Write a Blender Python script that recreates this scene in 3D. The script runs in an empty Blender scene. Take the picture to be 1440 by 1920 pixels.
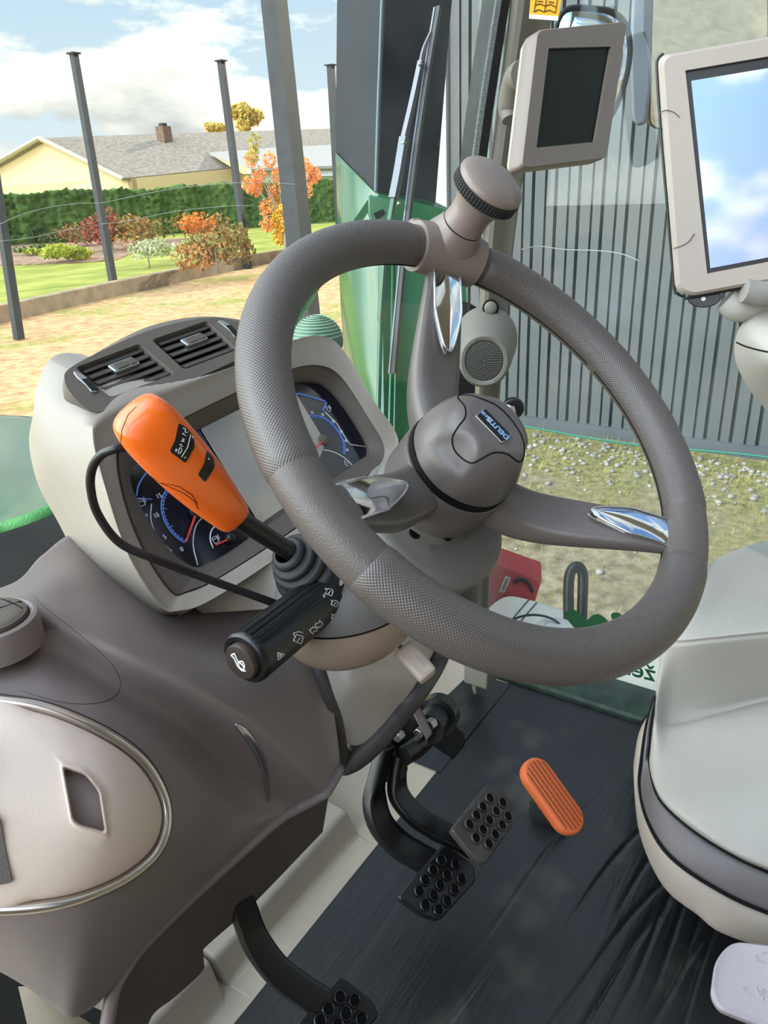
import bpy, bmesh, math, random
import numpy as np
from mathutils import Vector, Matrix
from mathutils.bvhtree import BVHTree

random.seed(7); rng = np.random.default_rng(7)
SC = bpy.context.scene
COL = SC.collection
V = lambda *a: np.array(a, float)
def unit(a):
    a = np.asarray(a, float); return a / np.linalg.norm(a)

# ------------------------------------------------------------------ camera
# tractor frame: X = right, Y = forward, Z = up, cab floor at Z = 0
FPX, CX, CY = 1442.0, 720.0, 960.0
CAM = V(0, 0, .95)
def cam_matrix(vx, vy, yaw):
    d = unit(V((vx - CX) / FPX, (vy - CY) / FPX, 1)); up = -d
    fh = unit(V(0, 0, 1) - up * up[2]); rh = np.cross(d, fh)
    a = math.radians(yaw)
    return (np.outer(V(math.sin(a), math.cos(a), 0), fh) + np.outer(V(math.cos(a), -math.sin(a), 0), rh)
            + np.outer(V(0, 0, 1), up))
MC = cam_matrix(867, 4276, 56)
cd = bpy.data.cameras.new('camera'); co = bpy.data.objects.new('camera', cd); COL.objects.link(co)
cd.sensor_fit = 'VERTICAL'; cd.sensor_height = 24; cd.lens = 24 * FPX / 1920
cd.clip_start = .02; cd.clip_end = 500
R3 = np.column_stack([MC[:, 0], -MC[:, 1], -MC[:, 2]])
M4 = Matrix([list(R3[i]) + [CAM[i]] for i in range(3)] + [[0, 0, 0, 1]])
co.matrix_world = M4; SC.camera = co

def ray(x, y): return MC @ V((x - CX) / FPX, (y - CY) / FPX, 1)
def P(x, y, d): return CAM + ray(x, y) * d            # a point seen at (x, y), d metres along the view axis
def PL(x, y, p0, n):
    r = ray(x, y); n = np.asarray(n, float)
    return CAM + r * (n.dot(np.asarray(p0) - CAM) / n.dot(r))

class Frame:
    def __init__(s, o, ex, ey):
        s.o = np.asarray(o, float); s.ex = unit(ex); s.ez = unit(np.cross(s.ex, ey)); s.ey = np.cross(s.ez, s.ex)
    def pt(s, u, v, w=0.): return s.o + s.ex * u + s.ey * v + s.ez * w
    def px(s, x, y, w=0.): return PL(x, y, s.o + s.ez * w, s.ez)
    def uv(s, x, y, w=0.):
        p = s.px(x, y, w) - s.o; return p.dot(s.ex), p.dot(s.ey)

def facing(o, n):
    n = unit(n); ex = unit(np.cross(V(0, 0, 1), n)); return Frame(o, ex, np.cross(n, ex))

# ------------------------------------------------------------------ curves
def smooth(pts, n=8, closed=False):
    p = np.asarray(pts, float); m = len(p); out = []
    segs = m if closed else m - 1
    for i in range(segs):
        if closed: a, b, c, d = p[(i - 1) % m], p[i], p[(i + 1) % m], p[(i + 2) % m]
        else:
            b, c = p[i], p[i + 1]
            a = p[i - 1] if i else 2 * b - c
            d = p[i + 2] if i + 2 < m else 2 * c - b
        for k in range(n):
            t = k / n
            out.append(.5 * (2 * b + (c - a) * t + (2 * a - 5 * b + 4 * c - d) * t * t + (3 * b - a - 3 * c + d) * t ** 3))
    if not closed: out.append(p[-1])
    return np.array(out)
def resample(pts, n, closed=False):
    p = np.asarray(pts, float)
    if closed: p = np.vstack([p, p[:1]])
    s = np.r_[0, np.cumsum(np.linalg.norm(np.diff(p, axis=0), axis=1))]
    t = np.linspace(0, s[-1], n + 1)[:-1] if closed else np.linspace(0, s[-1], n)
    return np.column_stack([np.interp(t, s, p[:, k]) for k in range(p.shape[1])])
def tps(pts):
    a = np.asarray(pts, float); xy = a[:, :2] / 500; n = len(a)
    def U(r2): return np.where(r2 > 1e-12, r2 * np.log(np.maximum(r2, 1e-12)), 0)
    K = U(((xy[:, None] - xy[None]) ** 2).sum(-1)) + np.eye(n) * 1e-3
    Q = np.column_stack([np.ones(n), xy])
    A = np.block([[K, Q], [Q.T, np.zeros((3, 3))]])
    w = np.linalg.solve(A, np.r_[a[:, 2], 0, 0, 0])
    def f(x, y):
        q = np.array([x, y], float) / 500
        return float(U(((xy - q) ** 2).sum(-1)) @ w[:n] + w[n] + q @ w[n + 1:])
    return f

# ------------------------------------------------------------------ objects
def link(o, parent=None):
    COL.objects.link(o)
    if parent is not None:
        o.parent = parent
        w = WORLD.get(parent.name)
        if w is not None: o.matrix_parent_inverse = Matrix.Translation([-x for x in w])
    return o
WORLD = {}
def thing(name, label, cat, loc=(0, 0, 0), group=None):
    o = bpy.data.objects.new(name, None); COL.objects.link(o)
    o.empty_display_size = .05; o.location = [float(x) for x in loc]; WORLD[o.name] = [float(x) for x in loc]
    return tag(o, label, cat, group)
def tag(o, label=None, cat=None, group=None, kind=None):
    if label: o['label'] = label
    if cat: o['category'] = cat
    if group: o['group'] = group
    if kind: o['kind'] = kind
    return o
def struct(o, label=None): o['kind'] = 'structure'; return tag(o, label)

class MB:
    """collects shapes, then links them as one mesh object"""
    def __init__(s): s.v = []; s.f = []; s.uv = {}
    def add(s, verts, faces):
        k = len(s.v); s.v += [tuple(map(float, v)) for v in verts]; s.f += [tuple(i + k for i in f) for f in faces]
        return s
    def grid(s, rows, closed_u=False, closed_v=False):
        nr = len(rows); nc = len(rows[0]); vs = [p for r in rows for p in r]; fs = []
        for i in range(nr if closed_v else nr - 1):
            for j in range(nc if closed_u else nc - 1):
                fs.append((i * nc + j, i * nc + (j + 1) % nc, ((i + 1) % nr) * nc + (j + 1) % nc, ((i + 1) % nr) * nc + j))
        return s.add(vs, fs)
    def rings(s, rings, cap0=True, cap1=True):
        n = len(rings[0]); k = len(s.v); s.grid(rings, closed_u=True)
        if cap0: s.f.append(tuple(k + i for i in range(n))[::-1])
        if cap1:
            b = k + (len(rings) - 1) * n; s.f.append(tuple(b + i for i in range(n)))
        return s
    def tube(s, path, r, n=12, cap=True, up=None, sec=None):
        p = np.asarray(path, float); m = len(p)
        rr = np.full(m, r, float) if np.isscalar(r) else np.interp(np.linspace(0, 1, m), np.linspace(0, 1, len(r)), r)
        t = np.gradient(p, axis=0); t /= np.linalg.norm(t, axis=1)[:, None]
        a = V(0, 0, 1) if up is None else np.asarray(up, float)
        if abs(t[0].dot(unit(a))) > .97: a = V(1, 0, 0)
        x = unit(a - t[0] * t[0].dot(a)); rows = []
        for i in range(m):
            if up is not None: x = np.asarray(up, float)
            x = unit(x - t[i] * t[i].dot(x)); y = np.cross(t[i], x)
            if sec is None:
                rows.append([p[i] + rr[i] * (x * math.cos(q) + y * math.sin(q)) for q in np.linspace(0, 2 * math.pi, n, endpoint=False)])
            else:
                sc_ = sec(i / (m - 1)) if callable(sec) else sec
                rows.append([p[i] + rr[i] * (x * q[0] + y * q[1]) for q in sc_])
        return s.rings(rows, cap, cap)
    def lathe(s, fr, prof, n=48, a0=0, a1=2 * math.pi):
        full = abs(a1 - a0 - 2 * math.pi) < 1e-6
        qs = np.linspace(a0, a1, n, endpoint=not full)
        rows = [[fr.pt(max(r, 1e-5) * math.cos(q), max(r, 1e-5) * math.sin(q), h) for q in qs] for r, h in prof]
        return s.grid(rows, closed_u=full)
    def box(s, fr, u0, u1, v0, v1, w0, w1):
        c = [fr.pt(u, v, w) for w in (w0, w1) for u, v in ((u0, v0), (u1, v0), (u1, v1), (u0, v1))]
        return s.add(c, [(0, 3, 2, 1), (4, 5, 6, 7), (0, 1, 5, 4), (1, 2, 6, 5), (2, 3, 7, 6), (3, 0, 4, 7)])
    def prism(s, front, off):
        """closed outline of 3-D points, pushed along the vector off"""
        f = [np.asarray(p, float) for p in front]; off = np.asarray(off, float)
        return s.rings([f, [p + off for p in f]])
    def sphere(s, fr, ru, rv, rw, n=24, m=14):
        rows = [[fr.pt(ru * math.sin(a) * math.cos(b), rv * math.sin(a) * math.sin(b), rw * math.cos(a))
                 for b in np.linspace(0, 2 * math.pi, n, endpoint=False)] for a in np.linspace(1e-3, math.pi - 1e-3, m)]
        return s.rings(rows)
    def build(s, name, mat, parent=None, smooth=True, bevel=0, seg=2, angle=35, sub=0, auto=40):
        me = bpy.data.meshes.new(name); me.from_pydata(s.v, [], s.f)
        bm = bmesh.new(); bm.from_mesh(me); bmesh.ops.recalc_face_normals(bm, faces=bm.faces); bm.to_mesh(me); bm.free()
        me.materials.append(mat)
        if smooth:
            for p in me.polygons: p.use_smooth = True
            if auto: me.set_sharp_from_angle(angle=math.radians(auto))
        o = bpy.data.objects.new(name, me); link(o, parent)
        if bevel:
            b = o.modifiers.new('b', 'BEVEL'); b.width = bevel; b.segments = seg; b.limit_method = 'ANGLE'; b.angle_limit = math.radians(angle); b.harden_normals = False
        if sub:
            q = o.modifiers.new('s', 'SUBSURF'); q.levels = sub; q.render_levels = sub
        return o

def rrect(u0, u1, v0, v1, r, n=6):
    out = []
    for cx, cy, a in ((u1 - r, v1 - r, 0), (u0 + r, v1 - r, 90), (u0 + r, v0 + r, 180), (u1 - r, v0 + r, 270)):
        for k in range(n + 1):
            q = math.radians(a + 90 * k / n); out.append((cx + r * math.cos(q), cy + r * math.sin(q)))
    return out
def roundpoly(pts, r, n=5):
    """rounds the corners of a closed polygon (any dimension)"""
    p = np.asarray(pts, float); m = len(p); out = []
    for i in range(m):
        a, b, c = p[i - 1], p[i], p[(i + 1) % m]
        da, dc = a - b, c - b; la, lc = np.linalg.norm(da), np.linalg.norm(dc)
        k = min(r, la * .45, lc * .45); s, e = b + da / la * k, b + dc / lc * k
        for j in range(n + 1):
            t = j / n; out.append((1 - t) ** 2 * s + 2 * t * (1 - t) * b + t * t * e)
    return np.array(out)
def superell(a, b, p=2.6, n=32):
    out = []
    for q in np.linspace(0, 2 * math.pi, n, endpoint=False):
        c, s = math.cos(q), math.sin(q)
        out.append((a * math.copysign(abs(c) ** (2 / p), c), b * math.copysign(abs(s) ** (2 / p), s)))
    return out
def text(body, fr, u, v, w, size, mat, name='lettering', parent=None, align='CENTER', rot=0, flip=False, depth=.0002, bold=0):
    c = bpy.data.curves.new(name, 'FONT'); c.body = body; c.size = size; c.align_x = align; c.align_y = 'CENTER'
    c.extrude = depth; c.offset = bold
    o = bpy.data.objects.new(name + '_tmp', c); COL.objects.link(o)
    dg = bpy.context.evaluated_depsgraph_get()
    me = bpy.data.meshes.new_from_object(o.evaluated_get(dg)); bpy.data.objects.remove(o); bpy.data.curves.remove(c)
    a = math.radians(rot); ca, sa = math.cos(a), math.sin(a); k = -1 if flip else 1
    for q in me.vertices:
        x, y, z = q.co; x *= k
        q.co = fr.pt(u + x * ca - y * sa, v + x * sa + y * ca, w + z)
    me.materials.clear(); me.materials.append(mat); me.name = name
    o = bpy.data.objects.new(name, me); return link(o, parent)
def merge_into(o, others):
    """joins finished meshes (lettering, marks) into the mesh of o"""
    bm = bmesh.new(); bm.from_mesh(o.data)
    for q in others:
        bm.from_mesh(q.data)
        me = q.data; bpy.data.objects.remove(q); bpy.data.meshes.remove(me)
    bm.to_mesh(o.data); bm.free(); return o
def bvh_of(o):
    return BVHTree.FromPolygons([v.co.copy() for v in o.data.vertices], [tuple(p.vertices) for p in o.data.polygons])
def hit(b, x, y, lift=.0008):
    r = unit(ray(x, y)); p, n, i, d = b.ray_cast(Vector(CAM), Vector(r))
    if p is None: return None
    n = np.array(n); n = n if n.dot(r) < 0 else -n
    return np.array(p) + n * lift
def strokes(b, lines, r=.0004, lift=.0006, n=6):
    """thin raised strokes drawn over a surface"""
    m = MB()
    for ln in lines:
        pts = [hit(b, x, y, lift) for x, y in resample(ln, max(3, int(np.linalg.norm(np.diff(np.array(ln, float), axis=0), axis=1).sum() / 3)))]
        pts = [q for q in pts if q is not None]
        if len(pts) > 1: m.tube(pts, r, n)
    return m

# ------------------------------------------------------------------ materials
def lin(c):
    c = np.asarray(c, float) / 255
    return tuple(np.where(c <= .04045, c / 12.92, ((c + .055) / 1.055) ** 2.4)) + (1.,)
def material(name, rgb, rough=.5, metal=0., bump=0., scale=300., var=0., coat=0., spec=.5, rgb2=None, vscale=6., emit=0., detail=2., aniso=None, trans=0.):
    m = bpy.data.materials.new(name); m.use_nodes = True; nt = m.node_tree; b = nt.nodes['Principled BSDF']
    b.inputs['Base Color'].default_value = lin(rgb); b.inputs['Roughness'].default_value = rough; b.inputs['Metallic'].default_value = metal
    b.inputs['Specular IOR Level'].default_value = spec; b.inputs['Coat Weight'].default_value = coat; b.inputs['Coat Roughness'].default_value = .08
    if trans: b.inputs['Transmission Weight'].default_value = trans
    if emit: b.inputs['Emission Color'].default_value = lin(rgb); b.inputs['Emission Strength'].default_value = emit
    tc = nt.nodes.new('ShaderNodeTexCoord')
    src = tc.outputs['Object']
    if aniso:
        mp = nt.nodes.new('ShaderNodeMapping'); mp.inputs['Scale'].default_value = aniso; nt.links.new(src, mp.inputs['Vector']); src = mp.outputs['Vector']
    if var or rgb2 is not None:
        n = nt.nodes.new('ShaderNodeTexNoise'); n.inputs['Scale'].default_value = vscale; n.inputs['Detail'].default_value = 6; nt.links.new(src, n.inputs['Vector'])
        r = nt.nodes.new('ShaderNodeValToRGB'); r.color_ramp.elements[0].position = .35; r.color_ramp.elements[1].position = .65
        c = np.asarray(rgb, float); c2 = np.asarray(rgb2, float) if rgb2 is not None else np.clip(c * (1 + var), 0, 255)
        c1 = c if rgb2 is not None else c * (1 - var)
        r.color_ramp.elements[0].color = lin(c1); r.color_ramp.elements[1].color = lin(c2)
        nt.links.new(n.outputs['Fac'], r.inputs['Fac']); nt.links.new(r.outputs['Color'], b.inputs['Base Color'])
    if bump:
        n = nt.nodes.new('ShaderNodeTexNoise'); n.inputs['Scale'].default_value = scale; n.inputs['Detail'].default_value = detail; nt.links.new(src, n.inputs['Vector'])
        k = nt.nodes.new('ShaderNodeBump'); k.inputs['Strength'].default_value = bump; k.inputs['Distance'].default_value = .002
        nt.links.new(n.outputs['Fac'], k.inputs['Height']); nt.links.new(k.outputs['Normal'], b.inputs['Normal'])
    return m
def glass_pane(name, tint=(245, 250, 247), gloss=.02, haze=.0):
    m = bpy.data.materials.new(name); m.use_nodes = True; nt = m.node_tree; nt.nodes.clear()
    o = nt.nodes.new('ShaderNodeOutputMaterial'); t = nt.nodes.new('ShaderNodeBsdfTransparent'); g = nt.nodes.new('ShaderNodeBsdfGlossy')
    t.inputs['Color'].default_value = lin(tint); g.inputs['Roughness'].default_value = .01
    mx = nt.nodes.new('ShaderNodeMixShader'); ge = nt.nodes.new('ShaderNodeNewGeometry'); dt = nt.nodes.new('ShaderNodeVectorMath'); dt.operation = 'DOT_PRODUCT'
    nt.links.new(ge.outputs['Incoming'], dt.inputs[0]); nt.links.new(ge.outputs['Normal'], dt.inputs[1])
    def mth(op, a, b=None):
        q = nt.nodes.new('ShaderNodeMath'); q.operation = op
        for i, x in enumerate((a, b)):
            if x is None: continue
            if isinstance(x, (int, float)): q.inputs[i].default_value = x
            else: nt.links.new(x, q.inputs[i])
        return q.outputs[0]
    fr_ = mth('ADD', mth('MULTIPLY', mth('POWER', mth('SUBTRACT', 1.0, mth('ABSOLUTE', dt.outputs['Value'])), 5.0), 1 - gloss), gloss)
    nt.links.new(fr_, mx.inputs['Fac']); nt.links.new(t.outputs[0], mx.inputs[1]); nt.links.new(g.outputs[0], mx.inputs[2])
    last = mx
    if haze:
        d = nt.nodes.new('ShaderNodeBsdfDiffuse'); d.inputs['Color'].default_value = (.75, .75, .72, 1)
        tc = nt.nodes.new('ShaderNodeTexCoord'); n = nt.nodes.new('ShaderNodeTexNoise'); n.inputs['Scale'].default_value = 9; n.inputs['Detail'].default_value = 9
        nt.links.new(tc.outputs['Object'], n.inputs['Vector'])
        mr = nt.nodes.new('ShaderNodeMapRange'); mr.inputs['From Min'].default_value = .3; mr.inputs['From Max'].default_value = .8; mr.inputs['To Max'].default_value = haze
        nt.links.new(n.outputs['Fac'], mr.inputs['Value'])
        m2 = nt.nodes.new('ShaderNodeMixShader'); nt.links.new(mr.outputs[0], m2.inputs['Fac']); nt.links.new(mx.outputs[0], m2.inputs[1]); nt.links.new(d.outputs[0], m2.inputs[2]); last = m2
    nt.links.new(last.outputs[0], o.inputs['Surface'])
    return m
# ------------------------------------------------------------------ interior materials
m_wheel = material('soft warm grey plastic', (88, 80, 75), rough=.34, bump=.25, scale=900, spec=.45)
m_spoke = material('satin grey spoke plastic', (94, 87, 83), rough=.32, bump=.1, scale=1200, spec=.5)
m_clamp = material('light warm grey plastic', (124, 111, 102), rough=.32, bump=.1, scale=1200, spec=.5)
m_chrome = material('polished chrome', (222, 226, 232), rough=.06, metal=1)
m_steel = material('brushed steel', (170, 168, 165), rough=.32, metal=1)
m_black = material('satin black plastic', (20, 20, 22), rough=.34, bump=.12, scale=900)
m_rubber = material('black rubber', (26, 26, 26), rough=.62, bump=.2, scale=500)
m_blackmet = material('black painted steel', (13, 13, 14), rough=.34, spec=.5)
m_gap = material('dark gap', (9, 9, 9), rough=.8, spec=.2)
m_white = material('white print', (225, 228, 230), rough=.5)
m_badge = material('glossy black badge', (10, 11, 14), rough=.3, spec=.3)

def grip_material():
    m = material('knurled grip leather', (86, 79, 75), rough=.32, spec=.6); nt = m.node_tree; b = nt.nodes['Principled BSDF']
    uv = nt.nodes.new('ShaderNodeUVMap'); uv.uv_map = 'grip'
    mp = nt.nodes.new('ShaderNodeMapping'); mp.inputs['Rotation'].default_value = (0, 0, math.radians(45)); nt.links.new(uv.outputs[0], mp.inputs['Vector'])
    v = nt.nodes.new('ShaderNodeTexVoronoi'); v.inputs['Randomness'].default_value = 0; v.inputs['Scale'].default_value = 1; v.voronoi_dimensions = '2D'
    nt.links.new(mp.outputs[0], v.inputs['Vector'])
    k = nt.nodes.new('ShaderNodeBump'); k.inputs['Strength'].default_value = .55; k.inputs['Distance'].default_value = .0011; k.invert = True
    nt.links.new(v.outputs['Distance'], k.inputs['Height']); nt.links.new(k.outputs['Normal'], b.inputs['Normal'])
    return m
m_grip = grip_material()

# ------------------------------------------------------------------ steering wheel
WC = P(930.5, 795.6, .6296); WN = unit(V(-.137, -.6666, .7327))
WX = unit(V(1, 0, 0) - WN * WN[0]); W = Frame(WC, WX, np.cross(WN, WX))
RW, RT = .2, .0186
wheel = thing('steering_wheel', 'large grey three-spoke steering wheel with chrome inlays and a spinner knob', 'steering wheel', WC)
def rimpt(a, b, r, RR=RW):
    a = math.radians(a); q = RR + r * math.cos(b)
    return W.pt(q * math.cos(a), q * math.sin(a), r * math.sin(b))
mb = MB(); mb.grid([[rimpt(a, b, RT) for b in np.linspace(0, 2 * math.pi, 36, endpoint=False)] for a in np.linspace(0, 360, 180, endpoint=False)], closed_u=True, closed_v=True)
mb.build('rim', m_wheel, wheel, auto=0)
def grip_arc(a0, a1):
    na = int((a1 - a0) * 1.2); rows = []; uvs = []
    b0, b1 = math.radians(-62), math.radians(205)
    for i, a in enumerate(np.linspace(a0, a1, na)):
        e = min(1, min(i, na - 1 - i) / 3); row = []
        bs = np.linspace(b0, b1, 40)
        for j, b in enumerate(bs):
            f = min(1, min(j, 39 - j) / 1.5); row.append(rimpt(a, b, RT - .0006 + .0019 * min(e ** .5 if e else 0, f ** .5 if f else 0)))
            uvs.append((math.radians(a) * RW / .0018, b * RT / .0018))
        rows.append(row)
    m = MB(); m.grid(rows); o = m.build('grip', m_grip, wheel, auto=0)
    me = o.data; L = me.uv_layers.new(name='grip')
    for l in me.loops: L.data[l.index].uv = uvs[l.vertex_index]
    return o
grip_arc(66, 166); grip_arc(188, 288); grip_arc(-55, 43)
# thin moulded seam round the inside of the rim
mb = MB(); bq = math.radians(208); mb.tube([rimpt(a, bq, RT) for a in np.linspace(0, 357, 120)], .0007, 6); mb.build('rim_seam', m_gap, wheel)

def spoke(ang, chrome_r, flip=1):
    a = math.radians(ang); er = V(math.cos(a), math.sin(a)); et = V(-math.sin(a), math.cos(a))
    def at(r, t, h): q = er * r + et * t; return W.pt(q[0], q[1], h)
    rs = np.linspace(.035, .19, 26); rows = []
    K = np.array([(.035, -.066, .024, .019), (.07, -.066, .0238, .018), (.095, -.056, .0248, .016), (.12, -.040, .0238, .014), (.15, -.021, .021, .012), (.175, -.007, .0178, .010), (.19, -.001, .0155, .008)])
    f = lambda r, k: float(np.interp(r, K[:, 0], K[:, k]))
    sm = lambda r, k: sum(f(np.clip(r + d, .035, .19), k) for d in (-.01, -.005, 0, .005, .01)) / 5
    for r in rs:
        h, w, t = sm(r, 1), sm(r, 2), sm(r, 3)
        rows.append([at(r, w * q[0], h - t * .5 + t * q[1]) for q in superell(1, 1, 3.2, 28)])
    m = MB(); m.rings(rows); s = m.build('spoke', m_spoke, wheel, auto=50)
    # chrome inlay: a pointed tongue lying on the outer half of the spoke
    r0, r1 = chrome_r; rows = []; rim = []
    rr = np.linspace(r0, r1, 22)
    for i, r in enumerate(rr):
        q = i / 21; hw = .0138 * min(1, (q * 2.1) ** .6) if q > 0 else .0008
        top = (sm(r, 1) + sm(r, 3) * .5 + .0018) * .68 + (sm(r1 * .6 + r0 * .4, 1) + sm(r1 * .6 + r0 * .4, 3) * .5 + .004) * .32
        rows.append([at(r, hw * c, top + .0012 * (1 - c * c) - (.006 if abs(c) > .99 else 0)) for c in (-1, -.985, -.8, -.5, -.18, .18, .5, .8, .985, 1)])
        rim.append((r, hw, top))
    m = MB(); m.grid(rows); m.build('chrome_inlay', m_chrome, s, auto=30)
    m = MB(); pl = [at(r, w + .0008, t) for r, w, t in rim][::-1] + [at(r, -w - .0008, t) for r, w, t in rim]
    m.tube(pl, .0012, 8); m.build('inlay_edge', m_chrome, s, auto=0)
spoke(55, (.105, .182)); spoke(175, (.085, .182)); spoke(-64, (.118, .186))

# hub: lower drum, black ring, moulded cap
mb = MB(); mb.lathe(W, [(0, -.105), (.05, -.105), (.051, -.1), (.0522, -.064), (.0515, -.058), (.047, -.0565), (0, -.0565)]); mb.build('hub_drum', m_spoke, wheel, auto=30)
mb = MB(); mb.lathe(W, [(.04, -.0575), (.0506, -.0570), (.0506, -.0500), (.04, -.049)]); mb.build('hub_ring', m_gap, wheel)
def cap_h(r, q):
    R0 = .0500; t = min(1, r / R0)
    z = .002 - .0035 * t * t
    if t > .52: z -= .047 * (1 - math.sqrt(max(0, 1 - ((t - .52) / .48) ** 1.7)))
    for k in (55, 175, -65):
        dq = (q - math.radians(k) + math.pi) % (2 * math.pi) - math.pi
        z -= .010 * (1 / (1 + math.exp((abs(dq) - .44) / .035))) * (1 / (1 + math.exp((.70 + .25 * (dq / .44) ** 2 - t) / .03))) * min(1, max(0, (1.02 - t) / .16))
    return z
rows = [[W.pt(r * math.cos(q), r * math.sin(q), cap_h(r, q)) for q in np.linspace(0, 2 * math.pi, 144, endpoint=False)] for r in np.r_[1e-4, np.linspace(.003, .0500, 60)]]
rows.append([W.pt(.0500 * math.cos(q), .0500 * math.sin(q), -.049) for q in np.linspace(0, 2 * math.pi, 144, endpoint=False)])
mb = MB(); mb.grid(rows, closed_u=True); hub = mb.build('hub_cap', m_spoke, wheel, auto=60)
hb = bvh_of(hub)
gro = smooth([(858, 744), (871, 762), (872, 782), (858, 802), (848, 822), (853, 845), (870, 862), (886, 868), (903, 860), (925, 849), (950, 851), (972, 866), (981, 858), (983, 838), (975, 812), (955, 783), (930, 760), (900, 747), (878, 741)], 6, True)
pts = [hit(hb, x, y, .0001) for x, y in gro]; pts = [p for p in pts if p is not None]
mb = MB(); mb.tube(pts + [pts[0]], .0007, 6); mb.build('panel_groove', m_gap, hub)
bc = [hit(hb, *q, .0010) for q in ((889, 781), (907, 767), (957, 818), (939, 834))]
bo = sum(bc) / 4; BF = Frame(bo, bc[1] - bc[2], bc[1] - bc[0]); bu = np.linalg.norm(bc[1] - bc[2]) / 2; bv = np.linalg.norm(bc[1] - bc[0]) / 2
if BF.ez.dot(WN) < 0: BF = Frame(bo, bc[2] - bc[1], bc[1] - bc[0])
mb = MB(); mb.prism([BF.pt(u, v, -.002) for u, v in rrect(-bu, bu, -bv, bv, .001)], BF.ez * .003); bdg = mb.build('badge_frame', m_steel, hub, bevel=.0004)
mb = MB(); mb.prism([BF.pt(u, v, .0010) for u, v in rrect(-bu * .93, bu * .93, -bv * .80, bv * .80, .001)], BF.ez * .0008); mb.build('badge', m_badge, hub)
TB = Frame(BF.o, -BF.ex, -BF.ey) if BF.ex.dot(bc[1] - bc[2]) < 0 else BF
L = [text('DEUTZ', TB, -bu * .28, bv * .0, .0019, bv * .95, m_chrome, bold=.0003), text('FAHR', TB, bu * .58, -bv * .05, .0019, bv * .62, m_chrome, bold=.0002)]
o = L[0]; merge_into(o, L[1:]); o.parent = hub; o.name = 'badge_lettering'

# spinner knob on its clamp
ka = math.radians(54.2); KO = W.pt(.2035 * math.cos(ka), .2035 * math.sin(ka), 0)
K = Frame(KO, W.ex * -math.sin(ka) + W.ey * math.cos(ka), -(W.ex * math.cos(ka) + W.ey * math.sin(ka)))
if K.ez.dot(WN) < 0: K = Frame(KO, -K.ex, K.ey)
rows = []
for i, a in enumerate(np.linspace(44.5, 64.5, 15)):
    e = math.sin(math.pi * (.12 + .76 * i / 14)) ** .5
    rows.append([rimpt(a, b, .0195 + .0052 * e) for b in np.linspace(0, 2 * math.pi, 36, endpoint=False)])
mb = MB(); mb.rings(rows)
rows = []
for h, a, b in ((-.004, .034, .0262), (.008, .031, .0258), (.018, .0255, .0238), (.026, .0212, .0212), (.031, .0200, .0200)):
    rows.append([K.pt(u, v, h) for u, v in superell(a, b, 2.4, 40)])
mb.rings(rows)
for s in (-1, 1):   # bolt ears
    mb.rings([[K.pt(s * .026 + u * k, -.020 + v * k, h) for u, v in superell(.0105, .0105, 2.3, 24)] for h, k in ((-.024, .8), (-.021, 1), (.002, 1), (.006, .75))])
clamp = mb.build('knob_clamp', m_clamp, wheel, auto=35)
for s in (-1, 1):
    mb = MB(); mb.lathe(Frame(K.pt(s * .026, -.020, -.0245), K.ex, -K.ey), [(0, .0002), (.0042, .0002), (.0042, -.0006), (0, -.0006)], 16); mb.build('clamp_screw', m_gap, clamp)
mb = MB(); mb.lathe(K, [(.016, .0305), (.0197, .031), (.0197, .0318), (.016, .032)]); mb.build('knob_gap', m_gap, clamp)
prof = smooth([(.0198, .032), (.0190, .040), (.0194, .050), (.0228, .059), (.0275, .0645), (.0298, .068)], 6)
mb = MB(); mb.lathe(K, [(0, .032)] + [tuple(p) for p in prof] + [(0, .068)]); knob = mb.build('spinner_knob', m_clamp, wheel, auto=50)
mb = MB(); rows = []
for j, h in enumerate(np.linspace(.0665, .0765, 22)):
    rows.append([K.pt(rr * math.cos(q), rr * math.sin(q), h) for i, q in enumerate(np.linspace(0, 2 * math.pi, 240, endpoint=False))
                 for rr in [.0318 - (.0009 if i % 4 == 0 or j % 5 == 0 else 0) - (.0022 if j in (0, 21) else 0)]])
mb.rings(rows); mb.build('knurled_ring', m_rubber, knob, auto=25)
prof = smooth([(.0308, .0765), (.0311, .0785), (.029, .0825), (.022, .0865), (.012, .0888), (.0, .0895)], 6)
mb = MB(); mb.lathe(K, [(0, .0765)] + [tuple(p) for p in prof]); mb.build('knob_cap', m_clamp, knob, auto=50)
# ------------------------------------------------------------------ instrument binnacle
m_shell = material('light grey moulded plastic', (150, 141, 129), rough=.46, bump=.2, scale=1100, spec=.4)
m_bezel = material('brown grey moulded plastic', (92, 83, 75), rough=.5, bump=.25, scale=1100, spec=.4)
m_pod = material('dark brown grey plastic', (88, 79, 70), rough=.5, bump=.25, scale=1100, spec=.4)
m_slat = material('dark vent slats', (62, 57, 51), rough=.45)
m_dial = material('navy black dial face', (15, 16, 30), rough=.12, coat=.3)
m_lcd = material('grey display', (150, 142, 128), rough=.12, coat=1)  # grey holds the glass reflection, painted into the display's base colour
m_blue = material('blue dial print', (84, 118, 190), rough=.5, emit=.25)  # dial print and needle are given a faint glow of their own
m_dialw = material('white dial print', (205, 208, 215), rough=.5, emit=.1)
m_red = material('red needle', (215, 52, 44), rough=.4, emit=.1)

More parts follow.
